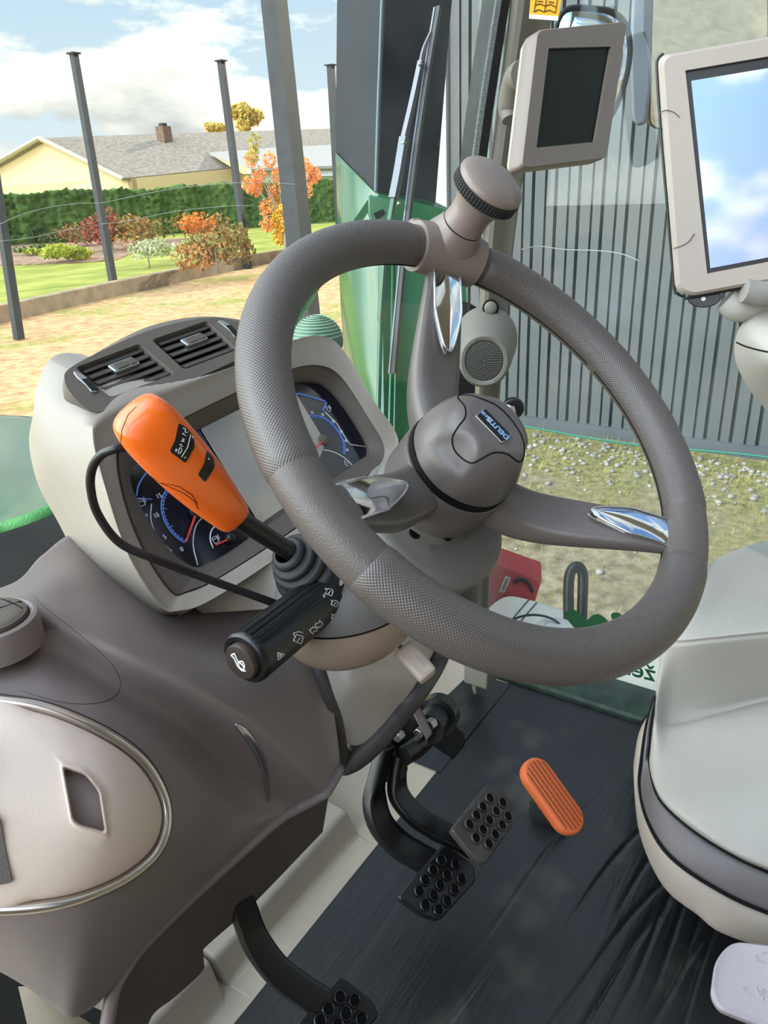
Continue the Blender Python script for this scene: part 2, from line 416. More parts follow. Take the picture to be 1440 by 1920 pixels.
t55 = math.radians(55); DN = V(0, -math.sin(t55), math.cos(t55)); DU = V(0, math.cos(t55), math.sin(t55))
D = Frame(P(470, 890, .80), V(1, 0, 0), DU)
dash = thing('instrument_binnacle', 'grey instrument binnacle with dials and two air vents behind the steering wheel', 'dashboard', D.pt(0, -.09, -.05))
cr = [(300, 1135), (245, 1050), (205, 940), (178, 830), (193, 790), (275, 752), (430, 690), (545, 640), (605, 630), (645, 658), (697, 745), (747, 830), (692, 905), (540, 1030), (400, 1122), (335, 1145)]
be = [(322, 1112), (278, 1050), (240, 965), (219, 872), (233, 835), (320, 795), (450, 732), (545, 692), (600, 685), (640, 707), (690, 782), (721, 843), (692, 890), (560, 988), (415, 1082), (350, 1112)]
gl = [(362, 1062), (318, 1030), (275, 970), (246, 905), (258, 868), (340, 822), (450, 765), (535, 722), (590, 715), (627, 737), (672, 800), (691, 845), (667, 868), (548, 950), (440, 1028), (390, 1056)]
sil = {0: (283, 1148), 1: (195, 1062), 2: (127, 940), 3: (76, 830), 4: (70, 720), 5: (140, 662), 15: (325, 1156)}
crest = [D.px(x, y, 0) for x, y in cr]
sl = []
for i, p in enumerate(crest):
    if i in sil: sl.append(D.px(*sil[i], -.075))
    else:
        c = D.pt(.03, .02, 0); o = unit(p - c); sl.append(p - DN * .075 + o * (.004 if i in (6, 7, 8, 9) else -.004))
back = [q - DN * .07 - unit(q - D.pt(.03, .02, -.075)) * .02 for q in sl]
ring = lambda pts, n=10: smooth(pts, n, True)
mid = lambda a, b, t, lift=0: [p * (1 - t) + q * t + DN * lift for p, q in zip(a, b)]
bez = [D.px(x, y, -.010) for x, y in be]
bezd = [D.px(x, y, -.016) for x, y in be]
R = [ring(r) for r in (back, mid(back, sl, .6, .004), sl, mid(sl, crest, .35, .004), mid(sl, crest, .75, .006), mid(sl, crest, .93, .005), crest, mid(crest, bez, .08, -.001), mid(crest, bez, .5, .001), mid(crest, bez, .94, 0), bez, bezd)]
mb = MB(); mb.rings(R, True, False); shell = mb.build('housing', m_shell, dash, auto=60)
glr = [D.px(x, y, -.030) for x, y in gl]; be2 = [p * .985 + q * .015 for p, q in zip(bezd, glr)]
R = [ring(r) for r in (be2, mid(be2, glr, .06, .003), mid(be2, glr, .5, .003), mid(be2, glr, .93, .001), glr, [p - DN * .006 for p in glr])]
mb = MB(); mb.rings(R, False, False); mb.build('bezel', m_bezel, dash, auto=60)
mb = MB(); mb.rings([ring([p - DN * .008 for p in glr]), ring([p - DN * .004 for p in glr])]); face = mb.build('dial_face', m_dial, dash, auto=30)
wF = -.0335                                            # surface of the printed face
G = lambda x, y, w=wF: D.px(x, y, w)
mb = MB(); mb.prism([D.px(x, y, wF) for x, y in roundpoly([(374, 803), (470, 757), (552, 735), (610, 830), (575, 922), (487, 984)], 6)], DN * .0012); lcd = mb.build('display', m_lcd, face, bevel=.0005)
o = text('0:58', D, *D.uv(462, 788, wF), wF + .0013, .0075, m_dialw, parent=lcd, name='display_digits')
def line(pts, r=.0005, n=3, sm=True):
    q = smooth([G(x, y) for x, y in pts], n) if sm else np.array([G(x, y) for x, y in pts]); return q, r
def dial_marks(name, mat, lines):
    m = MB()
    for q, r in lines: m.tube(q, r, 6)
    return m.build(name, mat, face, auto=0)
def arc(c, rad, a0, a1, w=wF, n=40): return [D.pt(c[0] + rad * math.cos(math.radians(a)), c[1] + rad * math.sin(math.radians(a)), w) for a in np.linspace(a0, a1, n)]
# left dial (engine speed) and right dial (road speed)
cL = D.uv(365, 962, wF); cR = D.uv(606, 826, wF); rad = .046
def scale(c, a0, a1, n, r):
    out = [(arc(c, r, a0, a1), .00075), (arc(c, r - .0022, a0, a1), .0004)]
    for i in range(n + 1):
        a = math.radians(a0 + (a1 - a0) * i / n); k = .006 if i % 5 == 0 else .0035
        out.append((np.array([D.pt(c[0] + (r - q) * math.cos(a), c[1] + (r - q) * math.sin(a), wF) for q in (0, k)]), .0004))
    return out
def ang(c, x, y): u, v = D.uv(x, y, wF); return math.degrees(math.atan2(v - c[1], u - c[0])) % 360, math.hypot(u - c[0], v - c[1])
aL0, rL0 = ang(cL, 345, 1022); aL1, rL1 = ang(cL, 312, 928); aR0, rR0 = ang(cR, 568, 790); aR1, rR1 = ang(cR, 646, 852)
rL = (rL0 + rL1) / 2; rR = (rR0 + rR1) / 2
aR1 -= 360 if aR1 > aR0 else 0
L = scale(cL, aL0, aL1 - 75, 25, rL) + scale(cR, aR0 + 40, aR1, 25, rR)
L += [line([(256, 930), (259, 912), (268, 895), (280, 880)], .0008), line([(256, 934), (285, 936)], .0006, 2, False),
      line([(535, 742), (560, 738), (585, 745), (608, 752), (612, 756), (605, 770)], .0012, 3, False)]
dial_marks('blue_dial_mark', m_blue, [q for q in L if np.mean(q[0], axis=0)[0] < D.pt(*D.uv(480, 890))[0]]); dial_marks('blue_dial_mark', m_blue, [q for q in L if np.mean(q[0], axis=0)[0] >= D.pt(*D.uv(480, 890))[0]])
L = [line([(284, 945), (283, 975), (295, 1005), (318, 1030), (322, 1032), (316, 1042)], .0005, 3), line([(371, 1060), (362, 1020), (368, 985), (385, 965)], .0006),
     line([(400, 1028), (394, 1010), (398, 992), (412, 982)], .0007), line([(609, 772), (632, 795), (650, 825), (656, 833), (688, 838)], .0006, 3, False), line([(585, 842), (620, 846), (645, 858), (664, 876)], .0007)]
dial_marks('white_dial_mark', m_dialw, L[:3]); dial_marks('white_dial_mark', m_dialw, L[3:])
nums = [('15', 298, 930), ('10', 293, 967), ('5', 309, 1007), ('0', 341, 1030), ('14', 567, 779), ('16', 585, 774), ('18', 605, 778), ('20', 625, 790), ('24', 640, 809), ('30', 648, 827), ('40', 651, 844),
        ('30', 273, 967), ('20', 277, 985), ('10', 287, 1007), ('5', 311, 1031), ('km/h', 588, 806)]
ts = [text(s, D, *D.uv(x, y, wF), wF, .0052 if i < 11 and i not in (0, 1, 2, 3) else (.0066 if i < 4 else .0045), m_dialw) for i, (s, x, y) in enumerate(nums)]
rg_ = [t for t, n in zip(ts, nums) if n[1] > 480]; lf__ = [t for t, n in zip(ts, nums) if n[1] <= 480]
for g__ in (lf__, rg_): merge_into(g__[0], g__[1:]); g__[0].parent = face; g__[0].name = 'dial_numbers'
def icon(c, s, shapes):
    m = MB(); u, v = D.uv(*c, wF)
    for pts in shapes:
        q = [D.pt(u + a * s, v + b * s, wF) for a, b in pts]; m.tube(q + q[:1] if len(pts) > 2 else q, .0004, 5)
    return m.build('dial_symbol', m_dialw, face, auto=0)
for c in ((266, 940), (616, 765), (405, 1010)): icon(c, .0042, ([(-1, -1), (.4, -1), (.4, .6), (-1, .6)], [(-.7, .1), (.1, .1)], [(.4, -.4), (1, -.4), (1, .7)]))
icon((648, 867), .003, ([(-1, -.8), (1, -.8), (0, 1)], [(-1, -1.6), (1, -1.6)]))
mb = MB(); mb.tube([D.pt(*cL, wF + .004), G(349, 1016, wF + .004)], [.0014, .0008], 8); mb.tube([G(426, 1012, wF + .004), G(405, 1022, wF + .004)], .0009, 8)
mb.tube([D.pt(*cR, wF + .004), G(594, 838, wF + .004)], .0009, 8); mb.build('needles', m_red, face)
for c, r, nm in ((cL, .0075, 'needle_cap'), (cR, .0075, 'needle_cap'), (D.uv(430, 1010, wF), .006, 'needle_cap')):
    mb = MB(); mb.lathe(Frame(D.pt(*c, wF), D.ex, D.ey), [(r, 0), (r * .95, .004), (r * .6, .0062), (0, .0066)], 24); mb.build(nm, m_bezel if c is cR else m_black, face)

# vent pod on top of the binnacle: a face tilted back 30 degrees
t30 = math.radians(30)
vc = P(300, 680, .80); A0 = PL(140, 690, vc, V(0, -math.sin(t30), math.cos(t30)))
VNn = V(0, -math.sin(t30), math.cos(t30)); VP_ = lambda x, y, h=0: PL(x, y, vc + VNn * h, VNn)
VF = Frame(vc, VP_(430, 640) - VP_(170, 735), V(0, math.cos(t30), math.sin(t30)))
if VF.ez.dot(VNn) < 0: VF = Frame(vc, -VF.ex, VF.ey)
fo = [(122, 715), (130, 692), (200, 655), (290, 618), (390, 597), (440, 604), (468, 622), (472, 645), (455, 668), (400, 695), (330, 725), (250, 757), (200, 770), (178, 772), (155, 760), (135, 740)]
lo = [(120, 730), (128, 700), (200, 650), (285, 610), (370, 594), (440, 598), (478, 612), (482, 650), (460, 680), (405, 705), (335, 737), (250, 770), (205, 784), (178, 781), (150, 765), (130, 748)]
face3 = [VP_(*p) for p in fo]
low = [VP_(x, y, -.012) for x, y in lo]
base = [q - VNn * .05 - unit(q - vc) * .004 for q in low]
# two openings
op1 = [(141, 689), (262, 644), (328, 700), (207, 745)]; op2 = [(284, 637), (388, 601), (446, 655), (345, 693)]
pod = MB(); pod.rings([ring(base), ring(low), ring(mid(low, face3, .6)), ring([p + VNn * .001 for p in mid(low, face3, .92)]), ring(face3)], False, False)
# face plate with the two holes, cut by a boolean-free fill
def plate(outline, holes, h):
    bm = bmesh.new()
    loops = [outline] + holes; allE = []
    for lp in loops:
        vs = [bm.verts.new(Vector(p)) for p in lp]; allE += [bm.edges.new((vs[i], vs[(i + 1) % len(vs)])) for i in range(len(vs))]
    bmesh.ops.triangle_fill(bm, use_beauty=True, use_dissolve=False, edges=allE)
    bm.verts.index_update(); vs = [tuple(v.co) for v in bm.verts]; fs = [tuple(v.index for v in f.verts) for f in bm.faces]; bm.free(); return vs, fs
h1 = [VP_(*p) for p in roundpoly(op1, 8)]; h2 = [VP_(*p) for p in roundpoly(op2, 8)]
pod.add(*plate(list(ring(face3)), [h1, h2], 0))
for h in (h1, h2): pod.grid([list(h), [p * .97 + sum(h) / len(h) * .03 - VNn * .004 for p in h], [p * .97 + sum(h) / len(h) * .03 - VNn * .03 for p in h]], closed_u=True)
podo = pod.build('vent_pod', m_pod, dash, auto=45)
mb = MB()
for h in (h1, h2): mb.prism([p * .99 + sum(h) / len(h) * .01 - VNn * .028 for p in h], -VNn * .002)
mb.build('vent_duct', m_gap, podo)
for op in (op1, op2):
    A, B, Cc, Dd = [VP_(*p, -.006) for p in op]
    for k in np.linspace(.17, .93, 5):
        a = A * (1 - k) + Dd * k; b = B * (1 - k) + Cc * k; ax = unit(b - a)
        fr = Frame(a, ax, np.cross(VNn, ax) + VNn * -.5); ln = np.linalg.norm(b - a)
        m = MB(); m.rings([[fr.pt(t, u, v) for u, v in superell(.0058, .0016, 2.4, 16)] for t in (.0, ln)]); m.build('vent_slat', m_slat, podo, auto=40)
    a = A * .55 + Dd * .45; b = B * .55 + Cc * .45; ax = unit(b - a); fr = Frame(a * .52 + b * .48 + VNn * .005, ax, np.cross(VNn, ax))
    s = np.linalg.norm(b - a) * .19
    m = MB(); m.rings([[fr.pt(u * k, v * k, w) for u, v in rrect(-s, s, -.0062, .0062, .002)] for w, k in ((-.009, 1), (.0, 1), (.001, .93))]); t = m.build('vent_slider', m_steel, podo, auto=35)
    m = MB(); m.box(fr, -s * .7, s * .2, -.004, .004, .0005, .002); m.box(fr, s * .3, s * .85, -.004, .004, .0005, .002); m.build('slider_pad', m_pod, t, bevel=.0004)
for q in ([(137, 699), (146, 700), (165, 712), (178, 728), (182, 735), (172, 737), (158, 722), (144, 710)], [(408, 604), (417, 603), (432, 612), (445, 628), (446, 633), (440, 634), (428, 620), (414, 609)]):
    pts = [VP_(*p) for p in q]; c = sum(pts) / len(pts)
    m = MB(); m.rings([[p + VNn * .0002 for p in ring(pts, 4)], [p + VNn * .0014 for p in ring(pts, 4)], [c + (p - c) * .9 + VNn * .002 for p in ring(pts, 4)]]); t = m.build('vent_thumbwheel', m_steel, podo, auto=35)
    m = MB(); a, b = pts[2] * .5 + pts[6] * .5, pts[3] * .55 + pts[5] * .45
    fr = Frame(a * .5 + b * .5, b - a, np.cross(VNn, b - a)); ln = np.linalg.norm(b - a) * .62
    for k in np.linspace(-ln, ln, 9): m.box(fr, k - .0006, k + .0006, -.0035, .0035, .001, .0032)
    m.build('thumbwheel_ribs', m_black, t)
# ------------------------------------------------------------------ shuttle lever, stalk, column
m_orange = material('glossy orange plastic', (236, 104, 28), rough=.24, coat=.25, spec=.5)
m_orange2 = material('matt orange rubber', (214, 104, 52), rough=.6, bump=.15, scale=500)
m_key = material('black key film', (22, 23, 22), rough=.4)
m_print = material('pale print', (196, 196, 190), rough=.5)
m_colgrey = material('mid grey column plastic', (104, 101, 98), rough=.46, bump=.2, scale=1100)
m_taupe = material('taupe shroud plastic', (146, 129, 114), rough=.45, bump=.2, scale=1100)
m_colpale = material('pale grey column panel', (176, 170, 160), rough=.36, bump=.1, scale=1100)
m_coldark = material('charcoal edge strip', (66, 62, 62), rough=.5, bump=.2, scale=900)
m_cream = material('cream plastic knob', (196, 180, 164), rough=.4)

# orange shuttle lever left of the wheel
B0 = P(566, 1048, .675); B1 = P(430, 962, .605); B2 = P(268, 790, .535)
lever = thing('shuttle_lever', 'glossy orange shuttle lever on a black stem with a rubber boot', 'lever', B0)
path = smooth([B0, B0 * .72 + B1 * .28, B1 * .8 + B0 * .2, B1], 6)
mb = MB(); mb.tube(path, [.0085, .0078, .0082, .009], 20); mb.build('stem', m_black, lever)
ax = unit(B2 - B1); side = unit(np.cross(ax, ray(350, 870))); topn = np.cross(side, ax)
if topn.dot(ray(350, 870)) > 0: topn = -topn
K = [(-.012, .004, .004, 0), (-.010, .0135, .0125, 0), (-.005, .0178, .016, 0), (.012, .0208, .0185, .001), (.04, .0248, .0195, .002), (.07, .0275, .0205, .002), (.10, .0286, .021, .001), (.124, .0278, .02, -.001), (.138, .0245, .0165, -.003), (.144, .0185, .012, -.005), (.1475, .006, .004, -.006)]
KL = np.linalg.norm(B2 - B1); kk = KL / .132
Ks = smooth(K, 4)
fr = Frame(B1, side, topn)
mb = MB(); mb.rings([[B1 + ax * q[0] * kk + side * (a * kk) + topn * (b * kk + q[3]) for a, b in superell(q[1], q[2], 3.0, 48)] for q in Ks]); knob2 = mb.build('grip', m_orange, lever, auto=0)
kb = bvh_of(knob2)
def film(name, outline, mat, parent, lift=.0006, n=5):
    """thin film following the surface inside a closed outline"""
    o = np.array(outline, float); c = o.mean(0); rows = []
    o = resample(o, 48, True)
    for k in (1, .8, .6, .4, .2, .02):
        rows.append([hit(BV, *(c + (p - c) * k), lift) for p in o])
    rows = [r for r in rows if all(p is not None for p in r)]
    edge = [hit(BV, *p, -.0004) for p in o]
    m = MB(); m.rings([edge] + rows, False, True); return m.build(name, mat, parent, auto=30)
BV = kb
f1 = film('key_panel', roundpoly([(318, 846), (328, 826), (335, 793), (352, 805), (363, 821), (364, 838), (347, 868)], 3), m_key, knob2)
f2 = film('key_panel', roundpoly([(371, 890), (383, 868), (388, 845), (399, 858), (402, 875), (384, 904)], 3), m_key, knob2)
mb = strokes(kb, [[(340, 856), (351, 838), (356, 815)], [(329, 846), (333, 842), (329, 840), (329, 846)], [(333, 848), (337, 838), (341, 842), (337, 850), (333, 848)], [(336, 834), (341, 831), (338, 837), (343, 835)],
                  [(339, 826), (345, 829), (341, 821), (346, 824)], [(341, 812), (348, 818)], [(346, 806), (346, 813), (351, 810)], [(342, 803), (348, 806)], [(345, 858), (348, 856)], [(358, 818), (361, 821)], [(360, 818), (359, 822)], [(389, 859), (391, 862)]], r=.00035, lift=.0010)
mb.build('key_symbols', m_print, knob2, auto=0)
mb = strokes(kb, [[(256, 762), (240, 778), (229, 805), (226, 830), (234, 850), (262, 878), (300, 905), (345, 925), (365, 940), (372, 955)], [(300, 905), (335, 912), (360, 928), (370, 945)]], r=.0003, lift=0); mb.build('grip_seam', m_gap, knob2, auto=0)
# rubber boot with bellows
bo = P(572, 1060, .685); ba = unit(B1 - bo); BFr = Frame(bo, np.cross(ba, V(0, 0, 1)), np.cross(ba, np.cross(ba, V(0, 0, 1))))
if BFr.ez.dot(ba) < 0: BFr = Frame(bo, -BFr.ex, BFr.ey)
mb = MB(); mb.lathe(BFr, smooth([(1.22 * a_, 1.1 * b_) for a_, b_ in [(.0005, -.004), (.0255, -.004), (.0265, .001), (.0225, .0045), (.0232, .0075), (.0215, .011), (.0175, .0125), (.0185, .016), (.0172, .019), (.0128, .0205), (.0135, .0235), (.0118, .0265), (.0088, .0275)]], 4), 40); mb.build('boot', m_rubber, lever, auto=0)
cab = smooth([P(236, 838, .56), P(215, 842, .555), P(190, 853, .56), P(173, 878, .57), P(170, 915, .58), P(184, 965, .59), P(225, 1018, .60), P(290, 1048, .61), P(360, 1075, .625), P(440, 1104, .64), P(520, 1133, .66), P(570, 1150, .69)], 8)
mb = MB(); mb.tube(cab, .0034, 14); mb.build('cable', m_black, lever)

# black combination switch stalk
S1 = P(636, 1096, .70); S0 = P(458, 1236, .600)
sa = unit(S0 - S1); SL = np.linalg.norm(S0 - S1); SX = unit(np.cross(sa, V(0, 1, .2))); ST = Frame(S1, SX, np.cross(sa, SX))
stalk = thing('stalk_switch', 'black ribbed stalk switch with white wiper symbols and a horn button', 'stalk switch', S1)
SR = .0224
def ribbed(r, h, ribs=True):
    out = []
    for q in np.linspace(0, 2 * math.pi, 144, endpoint=False):
        d = 0
        if ribs:
            for k in (148, 162, 176, 190, 20, 34):
                dq = (math.degrees(q) - k + 180) % 360 - 180
                d -= .0022 * math.exp(-(dq / 3.2) ** 4)
        out.append(ST.pt((r + d) * math.cos(q), (r + d) * math.sin(q), h))
    return out
mb = MB(); mb.rings([ribbed(.012, -.02, 0), ribbed(.0185, -.004, 0), ribbed(.0196, .016, 0), ribbed(.0196, .0225, 0)]); col = mb.build('collar', m_black, stalk, auto=40)
mb = MB(); mb.rings([ribbed(.0202, .0228, 0), ribbed(.0215, .0245, 0), ribbed(.0218, .034, 0), ribbed(.0218, .04), ribbed(SR, SL - .007), ribbed(SR, SL - .004, 0), ribbed(SR - .0007, SL - .001, 0), ribbed(SR - .0025, SL + .0005, 0), ribbed(.0164, SL + .0002, 0), ribbed(.0160, SL - .002, 0)]); sleeve = mb.build('sleeve', m_black, stalk, auto=40)
mb = MB(); mb.lathe(ST, [(.0002, SL - .002), (.0150, SL - .002), (.0152, SL + .004), (.0144, SL + .0055), (.012, SL + .006), (0, SL + .006)], 40); btn = mb.build('horn_button', material('brown black button', (58, 47, 40), rough=.4), stalk, auto=40)
# symbols: found by casting through the photograph's positions on to the sleeve
sb = bvh_of(sleeve); cb = bvh_of(col); bb = bvh_of(btn)
def local_strokes(b, c, s, lines, r=.0003):
    s *= 1.25
    return strokes(b, [[(c[0] + x * s, c[1] + y * s) for x, y in ln] for ln in lines], r, .0003)
ws = [[(-1, .2), (-.4, -1), (1, -.6), (.6, .9), (-1, .2)], [(-.2, .3), (.4, -.4)], [(-.6, -.6), (-1, -1)]]
arrow = [[(-1, .1), (0, -.9), (-.1, -.4), (.8, -.6), (.7, .3), (-.2, .4), (-.2, 1), (-1, .1)]]
def sym(b, parent, items, name='switch_symbols'):
    m = MB()
    for c, s, ls in items:
        q = local_strokes(b, c, s, ls); m.add(q.v, q.f)
    return m.build(name, m_white, parent, auto=0)
oval = [[(-.5, 0), (0, -1), (.5, 0), (0, 1), (-.5, 0)]]
tri = [[(-.7, -.8), (.9, -.4), (-.6, 1), (-.7, -.8)], [(-.4, -.4), (.4, -.3), (-.3, .5), (-.4, -.2), (.1, -.1)]]
sym(sb, sleeve, [((617, 1111), 6, ws), ((608, 1117), 3.5, oval), ((627, 1132), 5.5, ws), ((628, 1158), 5.5, ws), ((622, 1163), 3.5, [[(-.5, 1), (.6, -1)]]), ((588, 1181), 6.5, arrow), ((597, 1171), 6.5, [[(-x, -y) for x, y in arrow[0]]]), ((559, 1199), 7.5, ws + [[(-1, -1.2), (0, -1.6), (.9, -1.3)]]), ((526, 1230), 6.5, tri)])
sym(cb, col, [((641, 1093), 5, tri), ((650, 1113), 5.5, ws)])
hn = strokes(bb, [[(434, 1228), (440, 1225), (447, 1240), (455, 1246), (460, 1254)], [(434, 1228), (440, 1234), (446, 1248), (454, 1257), (462, 1258)], [(447, 1241), (455, 1239), (460, 1248), (458, 1256), (450, 1252), (447, 1241)]], r=.0006, lift=.0003); hn.build('horn_symbol', m_white, btn, auto=0)

# ------------------------------------------------------------------ steering column
colm = thing('steering_column', 'grey steering column with a domed top cover and a pale lower panel', 'steering column', W.pt(0, 0, -.25))
def oval_(h, a, b, dx=0, dy=0, p=2.3, n=56): return [W.pt(dx + u, dy + v, h) for u, v in superell(a, b, p, n)]
mb = MB(); mb.rings([oval_(-.205, .046, .052, -.004, -.02), oval_(-.185, .060, .062, -.004, -.02), oval_(-.150, .068, .070, -.004, -.02), oval_(-.124, .070, .072, -.004, -.02), oval_(-.117, .067, .069, -.004, -.02), oval_(-.1145, .060, .061, -.003, -.02), oval_(-.112, .052, .05), oval_(-.104, .046, .046)])
top = mb.build('top_cover', m_colgrey, colm, auto=50)
cbv = bvh_of(top)
for q in ((778, 999), (838, 1004)):
    c = hit(cbv, *q, .0002)
    if c is not None:
        f_ = Frame(c, W.ex, W.ey); mb = MB(); mb.lathe(f_, [(0, .0004), (.0052, .0004), (.0056, -.001)], 24); mb.lathe(f_, [(0, .0006), (.0022, .0006), (.0024, .0002)], 16); mb.build('screw_recess', m_gap, top)
# taupe bowl below the stalk
bx = P(655, 1120, .735); bw = Frame(bx, V(1, 0, 0), unit(V(0, .86, .5)))
mb = MB(); prof = smooth([(.062, .012), (.0665, .004), (.067, -.006), (.0655, -.02), (.058, -.038), (.042, -.051), (.02, -.057), (.0005, -.058)], 4)
bq = Frame(P(655, 1118, .735), V(1, 0, 0), V(0, 1, 0))
mb.rings([[bq.pt(1.18 * r * math.cos(q), .95 * r * math.sin(q), h) for q in np.linspace(0, 2 * math.pi, 64, endpoint=False)] for r, h in prof]); bowl = mb.build('lower_shroud', m_taupe, colm, auto=0)
mb = MB(); mb.rings([[bq.pt(1.18 * r * math.cos(q), .95 * r * math.sin(q), h) for q in np.linspace(0, 2 * math.pi, 64, endpoint=False)] for r, h in ((.0625, .0), (.0672, .002), (.066, .016), (.058, .03), (.04, .04))]); mb.build('upper_shroud', m_colgrey, colm, auto=50)
mb = MB(); mb.tube([bq.pt(1.18 * .0672 * math.cos(q), .95 * .0672 * math.sin(q), .0015) for q in np.linspace(0, 2 * math.pi, 64)], .0009, 6); mb.build('shroud_gap', m_gap, bowl)

def shell_patch(fld, T, Bm, nu, nv, thick, n=4, lift=0.):
    """surface between two pixel curves with the depth field fld, closed at the back"""
    T = smooth(T, n); Bm = smooth(Bm, n); tt = np.linspace(0, 1, nu)
    T = np.column_stack([np.interp(tt, np.linspace(0, 1, len(T)), T[:, k]) for k in (0, 1)]); Bm = np.column_stack([np.interp(tt, np.linspace(0, 1, len(Bm)), Bm[:, k]) for k in (0, 1)])
    fr, bk = [], []
    for j in range(nv):
        q = j / (nv - 1); a = []; b = []
        for i in range(nu):
            x, y = T[i] * (1 - q) + Bm[i] * q; d = fld(x, y) - lift; a.append(P(x, y, d)); b.append(P(x, y, d + thick))
        fr.append(a); bk.append(b)
    m = MB(); m.grid(fr); m.grid(bk)
    e = [(0, j) for j in range(nu)] + [(i, nu - 1) for i in range(1, nv)] + [(nv - 1, j) for j in range(nu - 2, -1, -1)] + [(i, 0) for i in range(nv - 2, 0, -1)]
    k = nu * nv; m.f += [(e[i][0] * nu + e[i][1], e[(i + 1) % len(e)][0] * nu + e[(i + 1) % len(e)][1], k + e[(i + 1) % len(e)][0] * nu + e[(i + 1) % len(e)][1], k + e[i][0] * nu + e[i][1]) for i in range(len(e))]
    return m
def row_loft(rows, nu, nv, thick, roll=None, ext=0):
    """smooth skin through rows of (px, py, depth) knots, closed behind"""
    R_ = []
    for r in rows:
        r = [tuple(map(float, k)) for k in r]
        if roll: r = [(r[0][0] + roll[0], r[0][1], r[0][2] + roll[1])] + r
        if ext: r = r + [(r[-1][0] + ext, r[-1][1] + (r[-1][1] - r[-2][1]) * ext / max(40, r[-1][0] - r[-2][0]), r[-1][2] + (r[-1][2] - r[-2][2]) * .8)]
        R_.append(smooth(r, nu))
    R_ = np.array(R_); cols = [smooth(R_[:, j], nv) for j in range(R_.shape[1])]
    G_ = np.array(cols).transpose(1, 0, 2); ni, nj = G_.shape[:2]
    fr = [[P(*q) for q in row] for row in G_]; bk = [[P(q[0], q[1], q[2] + thick) for q in row] for row in G_]
    m = MB(); m.grid(fr); m.grid(bk); k = ni * nj
    e = [(0, j) for j in range(nj)] + [(i, nj - 1) for i in range(1, ni)] + [(ni - 1, j) for j in range(nj - 2, -1, -1)] + [(i, 0) for i in range(ni - 2, 0, -1)]
    ix = [a * nj + b for a, b in e]
    m.f += [(ix[i], ix[(i + 1) % len(ix)], k + ix[(i + 1) % len(ix)], k + ix[i]) for i in range(len(ix))]
    return m
# pale lower panel with two soft vertical flutes
lf = tps([(590, 1200, .80), (640, 1220, .795), (700, 1190, .81), (740, 1160, .83), (820, 1190, .90), (615, 1290, .80), (655, 1290, .79), (705, 1290, .815), (735, 1270, .81), (775, 1280, .85), (640, 1400, .85), (690, 1380, .855), (740, 1330, .865), (800, 1260, .90)])
m = shell_patch(lf, [(592, 1190), (640, 1180), (700, 1160), (745, 1140), (790, 1150), (822, 1170)], [(650, 1395), (668, 1398), (690, 1388), (725, 1352), (775, 1290), (812, 1225)], 70, 60, .02)
pan = m.build('lower_panel', m_colpale, colm, auto=60)
ef = lambda x, y: P(x, y, lf(min(max(x, 590), 830), y) + .004)
strip = smooth([(572, 1205), (592, 1240), (610, 1290), (626, 1360), (636, 1425), (652, 1428), (690, 1400), (730, 1358), (785, 1290), (820, 1235), (832, 1190), (835, 1150)], 5)
mb = MB(); mb.tube([ef(*q) for q in strip], [.009, .010, .012, .015, .014, .013, .013], 14); mb.build('edge_strip', m_coldark, colm, auto=0)
# rounded post of the column seen right of the wheel rim
mb = MB()
for q in (((852, 1060), (850, 1120), (842, 1180), (828, 1226)),): mb.tube(smooth([P(*p, .93) for p in q], 6), [.030, .031, .028, .020], 24)
mb.build('column_post', m_coldark, colm)
# tilt lever
tilt = thing('tilt_lever', 'small cream knob of the column tilt lever under the wheel rim', 'lever', P(745, 1200, .78))
mb = MB(); mb.tube(smooth([P(728, 1195, .80), P(745, 1208, .78), P(765, 1225, .765)], 4), .0032, 10); mb.build('rod', m_steel, tilt)
TF = Frame(P(778, 1238, .755), P(805, 1262, .75) - P(752, 1213, .765), P(790, 1215, .76) - P(765, 1260, .75))
mb = MB(); mb.rings([[TF.pt(u * .019, v * k * .0138, w) for u, v in ((-1, -.75), (1.05, -.95), (1.15, .55), (-.85, .9))] for w, k in ((-.011, .9), (.004, 1), (.0075, .86))]); tk = mb.build('knob', m_cream, tilt, bevel=.003, seg=3, smooth=True)
mb = MB(); mb.prism([TF.pt(u, v, .0070) for u, v in ((-.006, .003), (.013, .0), (.013, .0045))], TF.ez * .0011); mb.build('knob_mark', m_colpale, tk)
# pale fairing that joins the binnacle to the column below the bezel
ff = tps([(300, 1120, .745), (345, 1130, .738), (450, 1075, .765), (560, 1000, .79), (690, 895, .83), (345, 1165, .77), (450, 1150, .76), (540, 1140, .77), (600, 1130, .775), (650, 1080, .80), (730, 980, .84)])
m = shell_patch(ff, [(345, 1128), (400, 1105), (450, 1078), (560, 1004), (640, 940), (700, 890)], [(380, 1150), (440, 1146), (500, 1142), (600, 1138), (680, 1080), (740, 980)], 40, 16, .03); m.build('column_fairing', m_shell, dash, auto=60)
